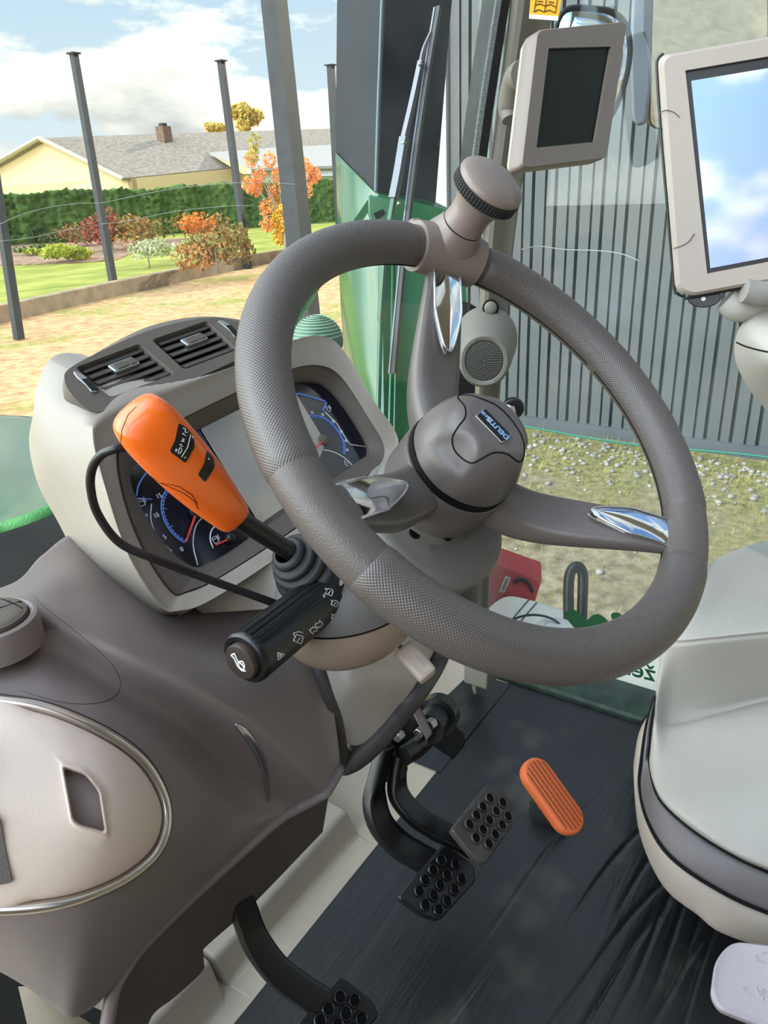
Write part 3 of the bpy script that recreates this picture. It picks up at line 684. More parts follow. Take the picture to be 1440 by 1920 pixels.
# ------------------------------------------------------------------ cab: console, floor, pedals
m_console = material('warm grey console plastic', (124, 113, 110), rough=.38, bump=.18, scale=1300, spec=.45)
m_lid = material('cream beige lid plastic', (206, 188, 174), rough=.42, bump=.15, scale=1300)
m_trim = material('satin champagne trim', (200, 190, 178), rough=.25, metal=.9)
m_beige = material('beige floor moulding', (168, 157, 139), rough=.5, bump=.2, scale=900)
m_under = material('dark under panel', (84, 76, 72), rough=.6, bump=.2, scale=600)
def mat_material():
    m = material('black rubber mat', (24, 25, 26), rough=.36, spec=.6); nt = m.node_tree; b = nt.nodes['Principled BSDF']
    tc = nt.nodes.new('ShaderNodeTexCoord'); mp = nt.nodes.new('ShaderNodeMapping'); nt.links.new(tc.outputs['Object'], mp.inputs['Vector'])
    mp.inputs['Rotation'].default_value = (0, 0, -math.atan2(CD[1], CD[0])); mp.inputs['Scale'].default_value = (2.6, 46, 1)
    n = nt.nodes.new('ShaderNodeTexNoise'); n.inputs['Scale'].default_value = 1; n.inputs['Detail'].default_value = 5; n.inputs['Roughness'].default_value = .6; nt.links.new(mp.outputs[0], n.inputs['Vector'])
    n2 = nt.nodes.new('ShaderNodeTexNoise'); n2.inputs['Scale'].default_value = 9; n2.inputs['Detail'].default_value = 8; nt.links.new(tc.outputs['Object'], n2.inputs['Vector'])
    r = nt.nodes.new('ShaderNodeValToRGB'); r.color_ramp.elements[0].position = .56; r.color_ramp.elements[1].position = .75
    r.color_ramp.elements[0].color = lin((23, 24, 26)); r.color_ramp.elements[1].color = lin((62, 58, 50)); nt.links.new(n2.outputs['Fac'], r.inputs['Fac']); nt.links.new(r.outputs['Color'], b.inputs['Base Color'])
    k = nt.nodes.new('ShaderNodeBump'); k.inputs['Strength'].default_value = .5; k.inputs['Distance'].default_value = .004; nt.links.new(n.outputs['Fac'], k.inputs['Height'])
    n3 = nt.nodes.new('ShaderNodeTexNoise'); n3.inputs['Scale'].default_value = 220; n3.inputs['Detail'].default_value = 3; nt.links.new(tc.outputs['Object'], n3.inputs['Vector'])
    k2 = nt.nodes.new('ShaderNodeBump'); k2.inputs['Strength'].default_value = .25; k2.inputs['Distance'].default_value = .001; nt.links.new(n3.outputs['Fac'], k2.inputs['Height']); nt.links.new(k.outputs['Normal'], k2.inputs['Normal'])
    nt.links.new(k2.outputs['Normal'], b.inputs['Normal']); return m
XYZ = Frame(V(0, 0, 0), V(1, 0, 0), V(0, 1, 0))

# floor shell with a moulded step in front of the mat (profile in Y, Z run along X)
def profile_run(pts, x0, x1, mat, name, parent=None, back=-.06, bevel=.006):
    m = MB(); o = list(pts) + [(pts[-1][0], back), (pts[0][0], back)]
    m.prism([V(x0, y, z) for y, z in o], V(x1 - x0, 0, 0)); return m.build(name, mat, parent, bevel=bevel, seg=3)
fl = MB(); fl.box(XYZ, -.12, 1.2, -.35, .60, -.05, -.004); floor = struct(fl.build('floor', m_beige, smooth=False), 'beige floor moulding of the tractor cab')
profile_run([(.515, -.004), (.518, .004), (.562, .006), (.580, .045), (.62, .05), (.66, .06), (.70, .16)], .425, .72, m_beige, 'moulded_step', floor)
profile_run([(.515, -.004), (.518, .004), (.555, .005), (.572, .062), (.66, .066), (.72, .17)], .12, .415, m_beige, 'moulded_step', floor)
profile_run([(.515, -.004), (.518, .004), (.60, .006), (.68, .03), (.73, .12)], .40, 1.2, m_beige, 'front_wall', floor)
m_mat = None
# rubber mat: a sheet with shallow creases, folded up along its front edge
mrng = np.random.default_rng(3); cr_ = [(mrng.uniform(.45, 1.0), mrng.uniform(-.34, .34), mrng.uniform(.15, .45), mrng.uniform(-.1, .1)) for _ in range(22)]
_a = PL(1000, 1815, V(0, 0, 0), V(0, 0, 1)); _b = PL(1192, 1568, V(0, 0, 0), V(0, 0, 1)); CD = unit(_b - _a)
def mat_z(x, y):
    z = .006 + .0012 * math.sin(9 * x + 4 * y) * math.sin(5 * y - 3 * x)
    for cx_, cy_, L_, sl_ in cr_:
        s_ = (x - cx_) * CD[0] + (y - cy_) * CD[1]; c_ = -(x - cx_) * CD[1] + (y - cy_) * CD[0]; t = s_ / L_
        if abs(t) < 1: z -= .0030 * math.exp(-((c_ - sl_ * s_ - .006 * math.sin(14 * s_ + cx_ * 9)) / .0036) ** 2) * (1 - t * t)
    return z
m_mat = mat_material(); xs = np.linspace(.05, 1.195, 360); ys = np.linspace(-.34, .522, 420); rows = []
for x in xs: rows.append([V(x, y, mat_z(x, y)) for y in ys])
mb = MB(); mb.grid(rows); mb.grid([[p - V(0, 0, p[2] - .0005) for p in r] for r in rows])
for e in ([r[0] for r in rows], [r[-1] for r in rows], rows[0], rows[-1]): mb.grid([e, [V(p[0], p[1], .0005) for p in e]])
# the mat laps over the front corner on the far side, above the floor moulding
rows = [[V(x, y, .008 + .001 * math.sin(20 * x)) for y in np.linspace(.515, .40 + .30 * min(1, (x - .88) / .24) ** .7 + .115, 10)] for x in np.linspace(.90, 1.19, 24)]
mb.grid(rows); mb.grid([[p - V(0, 0, .005) for p in r] for r in rows])
mat = tag(mb.build('floor_mat', m_mat, auto=50), 'creased black rubber mat covering the cab floor', 'floor mat')

# left dash console: one continuous moulding, depth taken from its ridge, shelf and front face
cfl = tps([(-40, 1120, .60), (60, 1130, .60), (160, 1180, .607), (250, 1220, .615), (350, 1265, .635), (450, 1320, .668), (530, 1395, .710), (590, 1475, .760), (636, 1440, .80),
           (30, 1092, .65), (75, 1045, .72), (150, 1003, .80), (200, 1085, .715), (300, 1120, .745), (330, 1165, .725), (420, 1130, .785), (520, 1150, .80), (600, 1225, .81), (480, 1230, .745), (400, 1210, .71), (595, 1330, .785), (550, 1280, .76), (500, 1290, .715),
           (-40, 1300, .51), (-40, 1500, .49), (-40, 1720, .51), (60, 1250, .555), (160, 1330, .55), (160, 1500, .515), (300, 1400, .575), (300, 1540, .565), (160, 1680, .525), (360, 1420, .605), (400, 1440, .632), (430, 1440, .668), (380, 1560, .605), (430, 1540, .66), (475, 1440, .700), (520, 1440, .712), (505, 1505, .722), (410, 1345, .655), (350, 1310, .632), (300, 1680, .60), (250, 1770, .61), (60, 1830, .555), (170, 1850, .59), (545, 1515, .765), (450, 1595, .70)])
console = thing('side_console', 'big moulded grey console filling the cab corner left of the pedals', 'console', P(250, 1700, .62))
rows = [
 [(-60, 1120, .62), (30, 1090, .65), (80, 1040, .72), (150, 1000, .80), (260, 1050, .81), (380, 1105, .80), (500, 1140, .81), (602, 1215, .815)],
 [(-60, 1125, .612), (45, 1108, .628), (135, 1075, .685), (215, 1100, .722), (335, 1168, .730), (440, 1180, .765), (540, 1200, .785), (622, 1310, .805)],
 [(-60, 1126, .605), (55, 1120, .610), (150, 1130, .645), (245, 1170, .662), (360, 1225, .680), (475, 1270, .715), (570, 1330, .765), (637, 1440, .805)],
 [(-60, 1128, .602), (60, 1128, .603), (165, 1175, .610), (260, 1222, .618), (370, 1275, .640), (480, 1345, .678), (560, 1425, .725), (612, 1484, .770)],
 [(-60, 1150, .594), (60, 1152, .594), (160, 1198, .600), (252, 1245, .608), (360, 1299, .632), (465, 1371, .672), (545, 1447, .722), (596, 1495, .768)],
 [(-60, 1205, .586), (60, 1208, .592), (150, 1250, .604), (235, 1300, .618), (335, 1355, .650), (425, 1430, .700), (500, 1495, .748), (562, 1514, .774)],
 [(-60, 1290, .545), (60, 1290, .556), (140, 1320, .562), (215, 1360, .573), (300, 1420, .597), (378, 1490, .640), (445, 1548, .698), (522, 1537, .758)],
 [(-60, 1480, .495), (60, 1490, .505), (150, 1510, .512), (220, 1530, .525), (280, 1560, .550), (332, 1600, .588), (375, 1635, .640), (450, 1600, .720)],
 [(-60, 1700, .505), (40, 1720, .512), (110, 1722, .520), (170, 1722, .534), (225, 1722, .558), (268, 1730, .590), (304, 1732, .630), (350, 1690, .680)],
 [(-60, 1790, .545), (40, 1845, .556), (95, 1885, .568), (135, 1908, .578), (180, 1885, .598), (220, 1840, .612), (250, 1800, .628), (268, 1772, .648)]]
body = row_loft(rows, 16, 14, .03).build('body', m_console, console, auto=70)
bodyb = bvh_of(body); ax_ = MC[:, 2]
def cfl2(x, y):
    r = unit(ray(x, y)); p = bodyb.ray_cast(Vector(CAM), Vector(r))[0]
    return float(ax_ @ (np.array(p) - CAM)) if p is not None else cfl(x, y)
cf = lambda x, y, h=0: P(x, y, cfl2(x, y) - h)
# storage lid with a pocket handle
lid_o = np.array([(-50, 1318), (60, 1333), (140, 1360), (220, 1403), (272, 1452), (303, 1520), (288, 1585), (232, 1636), (150, 1672), (60, 1688), (-50, 1692)], float)
lo_ = resample(smooth(lid_o, 6, True), 96, True)
def pull(o, c, k): return [c + (p - c) * k for p in o]
pk = resample(roundpoly([(118, 1438), (160, 1452), (186, 1484), (198, 1562), (150, 1548), (136, 1538)], 9), 96, True)
i0 = int(np.argmin(np.linalg.norm(pk - (pk.mean(0) + (lo_[0] - pk.mean(0)) * .2), axis=1))); pk = np.roll(pk, -i0, axis=0)
lc = np.array((110, 1510)); rr = []
for k, h in ((1.0, -.004), (1.0, .002), (.985, .0045), (.95, .006), (.9, .0065)): rr.append([cf(*p, h) for p in pull(lo_, lc, k)])
inner = [np.array(p) for p in pull(lo_, lc, .9)]
for q, h in ((.3, .007), (.6, .0075), (.8, .0075)): rr.append([cf(*(a * (1 - q) + b * q), h) for a, b in zip(inner, pk + (pk - pk.mean(0)) * .22)])
for s, h in ((.22, .0078), (.12, .0098), (.05, .0098), (0, .008), (-.04, .002), (-.1, -.018), (-.12, -.019)): rr.append([cf(*p, h) for p in pk + (pk - pk.mean(0)) * s])
mb = MB(); mb.rings(rr, False, True); lid = mb.build('storage_lid', m_lid, console, auto=40)
mb = MB(); mb.prism([cf(*p, -.0165) for p in pk + (pk - pk.mean(0)) * -.14], -unit(ray(150, 1500)) * .0012); mb.build('pocket', material('grey beige pocket', (142, 134, 126), rough=.5), lid)
edge = smooth([(-55, 1307), (60, 1322), (145, 1350), (228, 1394), (282, 1446), (312, 1520), (297, 1592), (238, 1646), (152, 1684), (60, 1701), (-55, 1706)], 8)
mb = MB(); mb.tube([cf(*q, .003) for q in edge], .0042, 10); mb.build('lid_trim', m_trim, console, auto=0)
mb = MB(); mb.tube([cf(*q, .0) for q in edge * 1.0 + V(3, -3)], .0034, 8); mb.build('lid_gap', m_gap, console, auto=0)
cs = smooth([(441, 1357), (458, 1372), (476, 1396), (490, 1425), (498, 1455), (502, 1490), (501, 1505)], 6)
mb = MB(); mb.tube([cf(*q, .001) for q in cs], [.0012, .004, .0042, .0038, .0028, .0018, .0008], 10); mb.build('chrome_strip', material('satin silver', (190, 188, 192), rough=.3, metal=1), console, auto=0)
sm_ = smooth([(40, 1296), (110, 1316), (170, 1320), (212, 1308), (226, 1282), (214, 1250), (180, 1215), (130, 1175), (85, 1140), (62, 1118)], 6)
mb = MB(); mb.tube([cf(*q, -.0004) for q in sm_], .0006, 6); mb.build('panel_seam', m_under, console, auto=0)
sm_ = [(62, 1120), (150, 1170), (250, 1221), (350, 1266), (450, 1322), (530, 1397), (588, 1474)]
# handle slot at the left frame edge
mb = MB(); mb.prism([cf(*q, .009) for q in roundpoly([(-30, 1500), (0, 1540), (22, 1655), (-30, 1665)], 6)], unit(ray(0, 1600)) * .004); mb.build('lid_catch', m_under, lid)
# round air vent at the left edge
vn = unit(np.cross(cf(40, 1170) - cf(-20, 1170), cf(0, 1140) - cf(0, 1200)));  vn = vn if vn.dot(ray(0, 1170)) < 0 else -vn
vn = unit(-unit(ray(-10, 1165)) * .75 + V(.30, -.05, .40)); vo = P(-20, 1168, .57)
RV = Frame(vo, np.cross(V(0, 1, 0), vn), V(0, 1, 0)); RV = RV if RV.ez.dot(vn) > 0 else Frame(vo, -RV.ex, RV.ey)
mb = MB(); mb.lathe(RV, [(.035, -.02), (.0345, .0), (.0335, .003), (.031, .0042), (.0285, .003), (.0275, .0)], 64); rv = mb.build('round_vent', m_console, console, auto=40)
mb = MB(); mb.lathe(RV, smooth([(.0278, .0), (.0272, .0055), (.0262, .0066), (.02, .0085), (.0005, .0095)], 5), 64); vd = mb.build('vent_disc', m_pod, rv, auto=50)
mb = MB()
for a0, r0_, a1, r1_ in ((40, .024, -40, .024), (-12, .025, 180, .012), (40, .024, 120, .024)):
    A_, B_ = [RV.pt(r * math.cos(math.radians(a)), r * math.sin(math.radians(a)), .0086 if r < .02 else .0076) for a, r in ((a0, r0_), (a1, r1_))]
    mb.tube([A_, (A_ + B_) / 2 + RV.ez * .0012, B_], .0007, 6)
mb.build('vent_flap_gap', m_gap, rv)
mb = MB(); mb.tube([P(*q) for q in smooth([(637, 1441, .806), (612, 1483, .772), (596, 1494, .770), (562, 1513, .773), (522, 1536, .760), (450, 1598, .722), (350, 1688, .682), (268, 1770, .650), (235, 1815, .632), (212, 1860, .622), (195, 1960, .62)], 6)], .006, 12); mb.build('lower_lip', m_console, console, auto=0)
# inner kick panel below the console edge
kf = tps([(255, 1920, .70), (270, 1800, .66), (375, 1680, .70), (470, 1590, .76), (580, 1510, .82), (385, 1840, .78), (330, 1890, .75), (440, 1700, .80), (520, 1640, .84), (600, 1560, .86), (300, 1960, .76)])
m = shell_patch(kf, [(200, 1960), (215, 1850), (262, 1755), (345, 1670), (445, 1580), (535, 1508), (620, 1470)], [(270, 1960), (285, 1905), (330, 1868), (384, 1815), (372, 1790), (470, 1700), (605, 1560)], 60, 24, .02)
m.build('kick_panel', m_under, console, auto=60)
m = shell_patch(tps([(-40, 1760, .60), (60, 1850, .60), (150, 1930, .62), (250, 1960, .68), (40, 1930, .6), (0, 1800, .6)]), [(34, 1850), (55, 1852), (110, 1882), (180, 1925)], [(60, 1960), (80, 1965), (120, 1970), (180, 1975)], 16, 10, .03)
m.build('corner_moulding', m_beige, console, auto=60)

# ------------------------------------------------------------------ pedals
def arm(path, w, t, name, parent, mat=m_blackmet, side=None):
    m = MB(); m.tube(smooth(path, 8), 1.0, sec=[(w * q[0], t * q[1]) for q in superell(1, 1, 6, 24)], up=side); return m.build(name, mat, parent, auto=50)
def pad_mesh(corners, p0, n, holes, parent, mat, thick=.012, name='pad', hr=.0075):
    n = unit(n); q = [PL(x, y, p0, n) for x, y in corners]; m = MB()
    o = np.array(q).mean(0); fr = Frame(o, q[1] - q[0], np.cross(n, q[1] - q[0]))
    m.prism([p - fr.ez * thick for p in roundpoly(q, .006)], fr.ez * thick); pad = m.build(name, mat, parent, bevel=.0025, seg=3)
    m = MB()
    for x, y in holes:
        c = PL(x, y, p0, n); f2 = Frame(c, fr.ex, fr.ey)
        m.lathe(f2, [(hr * .72, .0001), (hr * .74, .0026), (hr * .86, .0034), (hr, .0026), (hr * 1.08, .0)], 24)
    m.build('tread_rings', mat, pad, auto=0)
    m = MB()
    for x, y in holes:
        c = PL(x, y, p0, n); f2 = Frame(c, fr.ex, fr.ey); m.lathe(f2, [(0, .0004), (hr * .74, .0004), (hr * .74, -.002)], 20)
    m.build('tread_hollows', m_gap, pad, auto=30); return pad
pn = V(-.10, -.62, .78)
pl = P(820, 1650, .985); pr = P(905, 1545, 1.00)
pedL = thing('brake_pedal', 'black brake pedal nearer the clutch, with a dark studded pad', 'pedal', P(735, 1460, 1.02), 'pair of brake pedals')
arm([P(722, 1400, 1.02), P(712, 1440, 1.02), P(702, 1490, 1.02), P(712, 1540, 1.015), P(745, 1580, 1.02), P(785, 1606, 1.02), P(815, 1622, 1.02)], .0175, .009, 'arm', pedL, side=V(1, .1, .2))
HL = [(827, 1613), (854, 1621), (812, 1632), (838, 1641), (865, 1648), (797, 1650), (825, 1659), (852, 1668), (786, 1671), (813, 1679), (838, 1690), (797, 1697), (822, 1706)]
pad_mesh([(833, 1581), (890, 1622), (893, 1652), (826, 1726), (796, 1718), (747, 1683)], pl, pn, HL, pedL, m_black)
pedR = thing('brake_pedal', 'black brake pedal beside the orange accelerator, with a worn grey studded pad', 'pedal', P(765, 1430, 1.05), 'pair of brake pedals')
arm([P(750, 1415, 1.04), P(745, 1450, 1.04), P(748, 1490, 1.035), P(775, 1525, 1.03), P(815, 1553, 1.035), P(855, 1572, 1.035), P(888, 1590, 1.035)], .0145, .008, 'arm', pedR, side=V(1, .1, .2))
HR = [(918, 1497), (942, 1505), (905, 1513), (930, 1521), (952, 1531), (893, 1529), (917, 1538), (941, 1547), (880, 1546), (905, 1556), (928, 1565), (892, 1571), (916, 1582)]
pad_mesh([(916, 1468), (932, 1474), (957, 1497), (963, 1546), (910, 1622), (893, 1611), (847, 1556)], pr, pn, HR, pedR, material('worn black pad', (56, 52, 49), rough=.42, var=.2, vscale=40))
clutch = thing('clutch_pedal', 'black clutch pedal below the console, its studded pad lost in shadow', 'pedal', P(440, 1640, .80))
arm([P(428, 1610, .80), P(440, 1660, .81), P(460, 1715, .82), P(480, 1765, .825), P(520, 1820, .83), P(565, 1855, .835), P(605, 1880, .84)], .015, .007, 'arm', clutch, side=V(1, .1, .2))
pc = P(650, 1895, .84)
pad_mesh([(640, 1830), (700, 1876), (712, 1905), (660, 1965), (590, 1960), (556, 1925)], pc, pn, [(637, 1870), (664, 1876), (615, 1892), (648, 1900), (677, 1910), (600, 1914), (632, 1922), (660, 1930)], clutch, m_black)
# hanger bracket above the brake pedals
hang = thing('pedal_bracket', 'black steel pivot bracket carrying the brake pedals under the column', 'bracket', P(770, 1390, 1.06))
def plate_px(pts, d, thick, name, parent, mat, bevel=.002):
    if np.isscalar(d): q = [P(x, y, d) for x, y in pts]
    else: q = [P(x, y, dd) for (x, y), dd in zip(pts, d)]
    n = unit(np.cross(q[1] - q[0], q[2] - q[1])); n = n if n.dot(ray(*pts[0])) > 0 else -n
    m = MB(); m.prism(q, n * thick); return m.build(name, mat, parent, bevel=bevel)
plate_px([(690, 1395), (720, 1370), (765, 1440), (760, 1462), (735, 1470), (700, 1460)], 1.03, .03, 'cheek_plate', hang, m_blackmet)
plate_px([(770, 1330), (784, 1322), (812, 1375), (800, 1390)], 1.03, .02, 'cheek_plate', hang, material('scuffed grey steel', (84, 78, 74), rough=.5, var=.2))
plate_px([(728, 1375), (772, 1335), (810, 1375), (812, 1400), (790, 1420), (762, 1438)], 1.07, .03, 'back_plate', hang, m_blackmet)
plate_px([(800, 1330), (815, 1322), (872, 1375), (872, 1398), (850, 1425), (800, 1392)], 1.12, .03, 'side_arm', hang, m_blackmet)
mb = MB(); mb.tube([P(757, 1418, 1.02), P(790, 1392, 1.05)], .0125, 20); mb.build('pivot_tube', m_blackmet, hang)
mb = MB(); mb.tube([P(803, 1368, 1.06), P(822, 1340, 1.10)], .022, 24); mb.tube([P(818, 1346, 1.09), P(826, 1334, 1.11)], .029, 28); mb.build('pivot_boss', m_black, hang)
for x, y, d, r in ((748, 1380, 1.03, .0075), (808, 1358, 1.045, .0085), (788, 1374, 1.045, .008)):
    a = unit(P(x + 10, y - 8, d + .01) - P(x, y, d)); mb = MB(); f_ = Frame(P(x, y, d), np.cross(a, V(0, 0, 1)), np.cross(a, np.cross(a, V(0, 0, 1))))
    mb.rings([[f_.pt(r * math.cos(q), r * math.sin(q), w) for q in np.linspace(0, 2 * math.pi, 6, endpoint=False)] for w in (-.006, .006)]); mb.build('hex_bolt', m_steel, hang, bevel=.0008)
# orange accelerator
acc = thing('accelerator_pedal', 'orange ribbed accelerator pedal pad standing on the rubber mat', 'pedal', P(1035, 1540, 1.08))
an = unit(V(-.25, -.55, .8)); ap = P(1037, 1492, 1.045)
A_ = PL(1008, 1452, ap, an); B_ = PL(1065, 1532, ap, an); AF = Frame((A_ + B_) / 2, np.cross(an, B_ - A_), B_ - A_)
if AF.ez.dot(an) < 0: AF = Frame(AF.o, -AF.ex, AF.ey)
hl = np.linalg.norm(B_ - A_) / 2; hw = .0225
ol = [(hw * math.cos(q), (hl if math.sin(q) > 0 else -hl) + hw * math.sin(q)) for q in np.linspace(0.001, 2 * math.pi - .001, 48)]
mb = MB(); mb.rings([[AF.pt(u * k, v * (1 - (1 - k) * .4), w) for u, v in ol] for w, k in ((-.014, .86), (-.012, .95), (-.006, 1), (.001, 1), (.004, .95), (.0052, .85))]); ap_ = mb.build('pad', m_orange2, acc, auto=50)
for u in np.linspace(-.0155, .0155, 6):
    e = hl + math.sqrt(max(0, (hw * .86) ** 2 - u * u)) - .002; mb = MB(); mb.tube([AF.pt(u, -e, .0052), AF.pt(u, e, .0052)], .00085, 8); mb.build('pad_groove', material('deep orange groove', (120, 52, 24), rough=.7) if u < -.013 else bpy.data.materials['deep orange groove'], ap_)
mb = MB()
f0 = Frame(PL(1030, 1532, V(0, 0, .004), V(0, 0, 1)), V(1, 0, 0), V(0, 1, 0))
mb.rings([[f0.pt(u * a, v * a, w) for u, v in superell(.024, .034, 2, 40)] for w, a in ((0, 1), (.012, .9), (.018, .98), (.03, .8), (.036, .85), (.05, .6))]); mb.build('bellows', m_rubber, acc, auto=0)
# near-black slab standing in for the shade below the outer console corner
mb = MB(); q = [P(x, y, .78) for x, y in ((-80, 1690), (20, 1690), (80, 1840), (200, 1900), (190, 2010), (-80, 2010))]; mb.prism(q, unit(ray(40, 1850)) * .03); mb.build('corner_shade', m_gap, console)
# ------------------------------------------------------------------ right hand console
m_pale = material('pale grey moulded plastic', (164, 160, 150), rough=.5, bump=.3, scale=900, spec=.35)
m_band = material('slate grey band', (98, 92, 91), rough=.5, bump=.2, scale=900)
m_base = material('beige grey base', (150, 139, 126), rough=.5, bump=.2, scale=900)
m_lilac = material('lilac grey plastic', (164, 154, 156), rough=.5, bump=.15, scale=900)
m_pillar = material('taupe pillar trim', (108, 103, 92), rough=.5, bump=.25, scale=900)
m_pillard = material('olive grey pillar trim', (106, 103, 93), rough=.55, bump=.25, scale=900)
rc = thing('seat_side_console', 'pale grey moulded side console with a slate band beside the seat', 'console', P(1330, 1500, .95))
rf = tps([(1235, 1240, 1.085), (1300, 1085, 1.13), (1340, 1050, 1.20), (1440, 1015, 1.26), (1500, 1000, 1.29), (1400, 1100, 1.155), (1300, 1150, 1.10), (1500, 1100, 1.15), (1330, 1185, 1.056), (1440, 1175, 1.045), (1330, 1203, 1.044), (1440, 1193, 1.032), (1270, 1205, 1.07), (1540, 1185, 1.02), (1330, 1222, 1.048), (1440, 1212, 1.036), (1540, 1205, 1.024),
          (1330, 1260, 1.070), (1440, 1245, 1.060), (1330, 1318, 1.108), (1330, 1345, 1.108), (1440, 1290, 1.098), (1440, 1318, 1.096), (1380, 1235, 1.052), (1380, 1325, 1.104), (1500, 1310, 1.09), (1262, 1270, 1.078), (1258, 1330, 1.085), (1252, 1375, 1.07), (1540, 1280, 1.055), (1540, 1305, 1.053),
          (1330, 1385, 1.042), (1440, 1360, 1.030), (1240, 1420, 1.045), (1218, 1432, 1.06), (1300, 1470, .970), (1440, 1480, .935), (1300, 1535, .925), (1302, 1555, .928), (1250, 1505, .978), (1370, 1585, .893), (1370, 1602, .898), (1440, 1620, .875), (1440, 1636, .882), (1540, 1670, .86), (1540, 1480, .92)])
rows = [
 [(1300, 1083, 1.15), (1345, 1047, 1.20), (1395, 1026, 1.235), (1440, 1014, 1.26), (1510, 1003, 1.29)],
 [(1262, 1143, 1.12), (1310, 1125, 1.118), (1370, 1112, 1.14), (1440, 1104, 1.155), (1510, 1100, 1.16)],
 [(1246, 1188, 1.10), (1277, 1190, 1.072), (1340, 1184, 1.056), (1440, 1174, 1.046), (1510, 1170, 1.04)],
 [(1242, 1204, 1.098), (1276, 1206, 1.068), (1340, 1199, 1.049), (1440, 1189, 1.038), (1510, 1184, 1.03)],
 [(1239, 1224, 1.098), (1275, 1226, 1.072), (1340, 1218, 1.053), (1440, 1208, 1.042), (1510, 1203, 1.034)],
 [(1230, 1300, 1.102), (1262, 1312, 1.108), (1340, 1304, 1.096), (1440, 1286, 1.086), (1510, 1279, 1.08)],
 [(1227, 1338, 1.10), (1258, 1352, 1.105), (1340, 1336, 1.103), (1440, 1312, 1.095), (1510, 1302, 1.09)],
 [(1225, 1352, 1.096), (1257, 1372, 1.085), (1340, 1356, 1.077), (1440, 1332, 1.067), (1510, 1322, 1.06)],
 [(1221, 1395, 1.08), (1250, 1440, 1.02), (1330, 1470, .965), (1440, 1480, .93), (1510, 1482, .92)],
 [(1218, 1424, 1.066), (1239, 1484, .988), (1297, 1532, .930), (1387, 1587, .895), (1510, 1636, .870)],
 [(1217, 1433, 1.070), (1235, 1497, .993), (1289, 1550, .938), (1380, 1607, .903), (1510, 1658, .878)]]
row_loft(rows, 14, 8, .05, (8, .07), 150).build('cover', m_pale, rc, auto=70)
rff = lambda x, y: rf(x, y)
def band(top, bot, dt, db, name, mat, n=6, th=.05, bul=.006):
    T = smooth([(x, y, d) for (x, y), d in zip(top, dt)], n); B_ = smooth([(x, y, d) for (x, y), d in zip(bot, db)], n); rows = []
    for q in np.linspace(0, 1, 14):
        rows.append([P(*(a[:2] * (1 - q) + b[:2] * q), a[2] * (1 - q) + b[2] * q - bul * math.sin(math.pi * q) ** .6) for a, b in zip(T, B_)])
    m = MB(); k = [[p + unit(p - CAM) * th for p in rows[0]]] + rows + [[p + unit(p - CAM) * th for p in rows[-1]]]
    m.grid(k); return m.build(name, mat, rc, auto=60)
tp = [(1232, 1290), (1221, 1345), (1216, 1400), (1217, 1432), (1234, 1496), (1288, 1549), (1360, 1597), (1440, 1636), (1640, 1712)]
md = [(1228, 1305), (1212, 1360), (1203, 1420), (1199, 1478), (1216, 1544), (1256, 1606), (1336, 1663), (1440, 1712), (1640, 1775)]
bt = [(1226, 1324), (1201, 1366), (1191, 1410), (1188, 1460), (1200, 1566), (1243, 1661), (1306, 1714), (1379, 1760), (1640, 1835)]
dtp = [1.10, 1.09, 1.078, 1.065, .985, .935, .905, .885, .85]
band(tp, md, [d + .006 for d in dtp], [d + .008 for d in dtp], 'slate_band', m_band)
band(md, bt, [d + .006 for d in dtp], [d + .02 for d in dtp], 'base_moulding', m_base)
mb = MB(); mb.tube([P(x, y, d + .003) for x, y, d in smooth([(x, y, d) for (x, y), d in zip(md, dtp)], 5)], .0022, 8); mb.build('band_gap', m_gap, rc)
mb = MB(); mb.tube([P(x, y, d + .001) for x, y, d in smooth([(x, y, d) for (x, y), d in zip(tp[2:], dtp[2:])], 5)], .0014, 8); mb.build('cover_gap', m_gap, rc)
fb = [PL(x, y, V(0, 0, .004), V(0, 0, 1)) for x, y in ((1190, 1440), (1188, 1500), (1205, 1570), (1250, 1655), (1320, 1715), (1400, 1750), (1630, 1800), (1630, 1560), (1400, 1420), (1280, 1330))]
mb = MB(); mb.prism(fb, V(0, 0, .10)); mb.build('plinth', m_gap, rc, bevel=.004)  # near-black block standing in for the shadow gap under the console
# lilac grey pad with raised marks, lower right
pad = thing('seat_lever_pad', 'lilac grey plastic pad with raised marks at the foot of the side console', 'pad', P(1400, 1840, .80))
n_ = unit(CAM - P(1400, 1840, .8) + V(.1, .0, .25)); p0 = P(1400, 1840, .80)
o = roundpoly([(1372, 1764), (1450, 1772), (1520, 1790), (1500, 1950), (1430, 1926), (1345, 1892), (1331, 1866), (1340, 1800)], 26)
q = [PL(x, y, p0, n_) for x, y in o]; c = sum(q) / len(q)
mb = MB(); mb.rings([[c + (p - c) * k + n_ * w for p in q] for w, k in ((-.022, .97), (-.012, 1.0), (-.003, 1.0), (.0, .985), (.001, .95), (.0, .85), (-.0006, .8))]); pb = mb.build('plate', m_lilac, pad, auto=50)
bq_ = bvh_of(pb)
for ln_ in ([[(1414, 1790), (1420, 1803), (1436, 1806)], [(1418, 1793), (1424, 1798)], [(1428, 1788), (1438, 1786)]], [[(1392, 1850), (1398, 1862), (1410, 1866)], [(1396, 1850), (1404, 1856)], [(1418, 1850), (1424, 1868), (1432, 1852), (1430, 1876)], [(1424, 1858), (1436, 1860)]]):
    strokes(bq_, ln_, r=.0007, lift=.0001).build('raised_mark', m_lilac, pb)

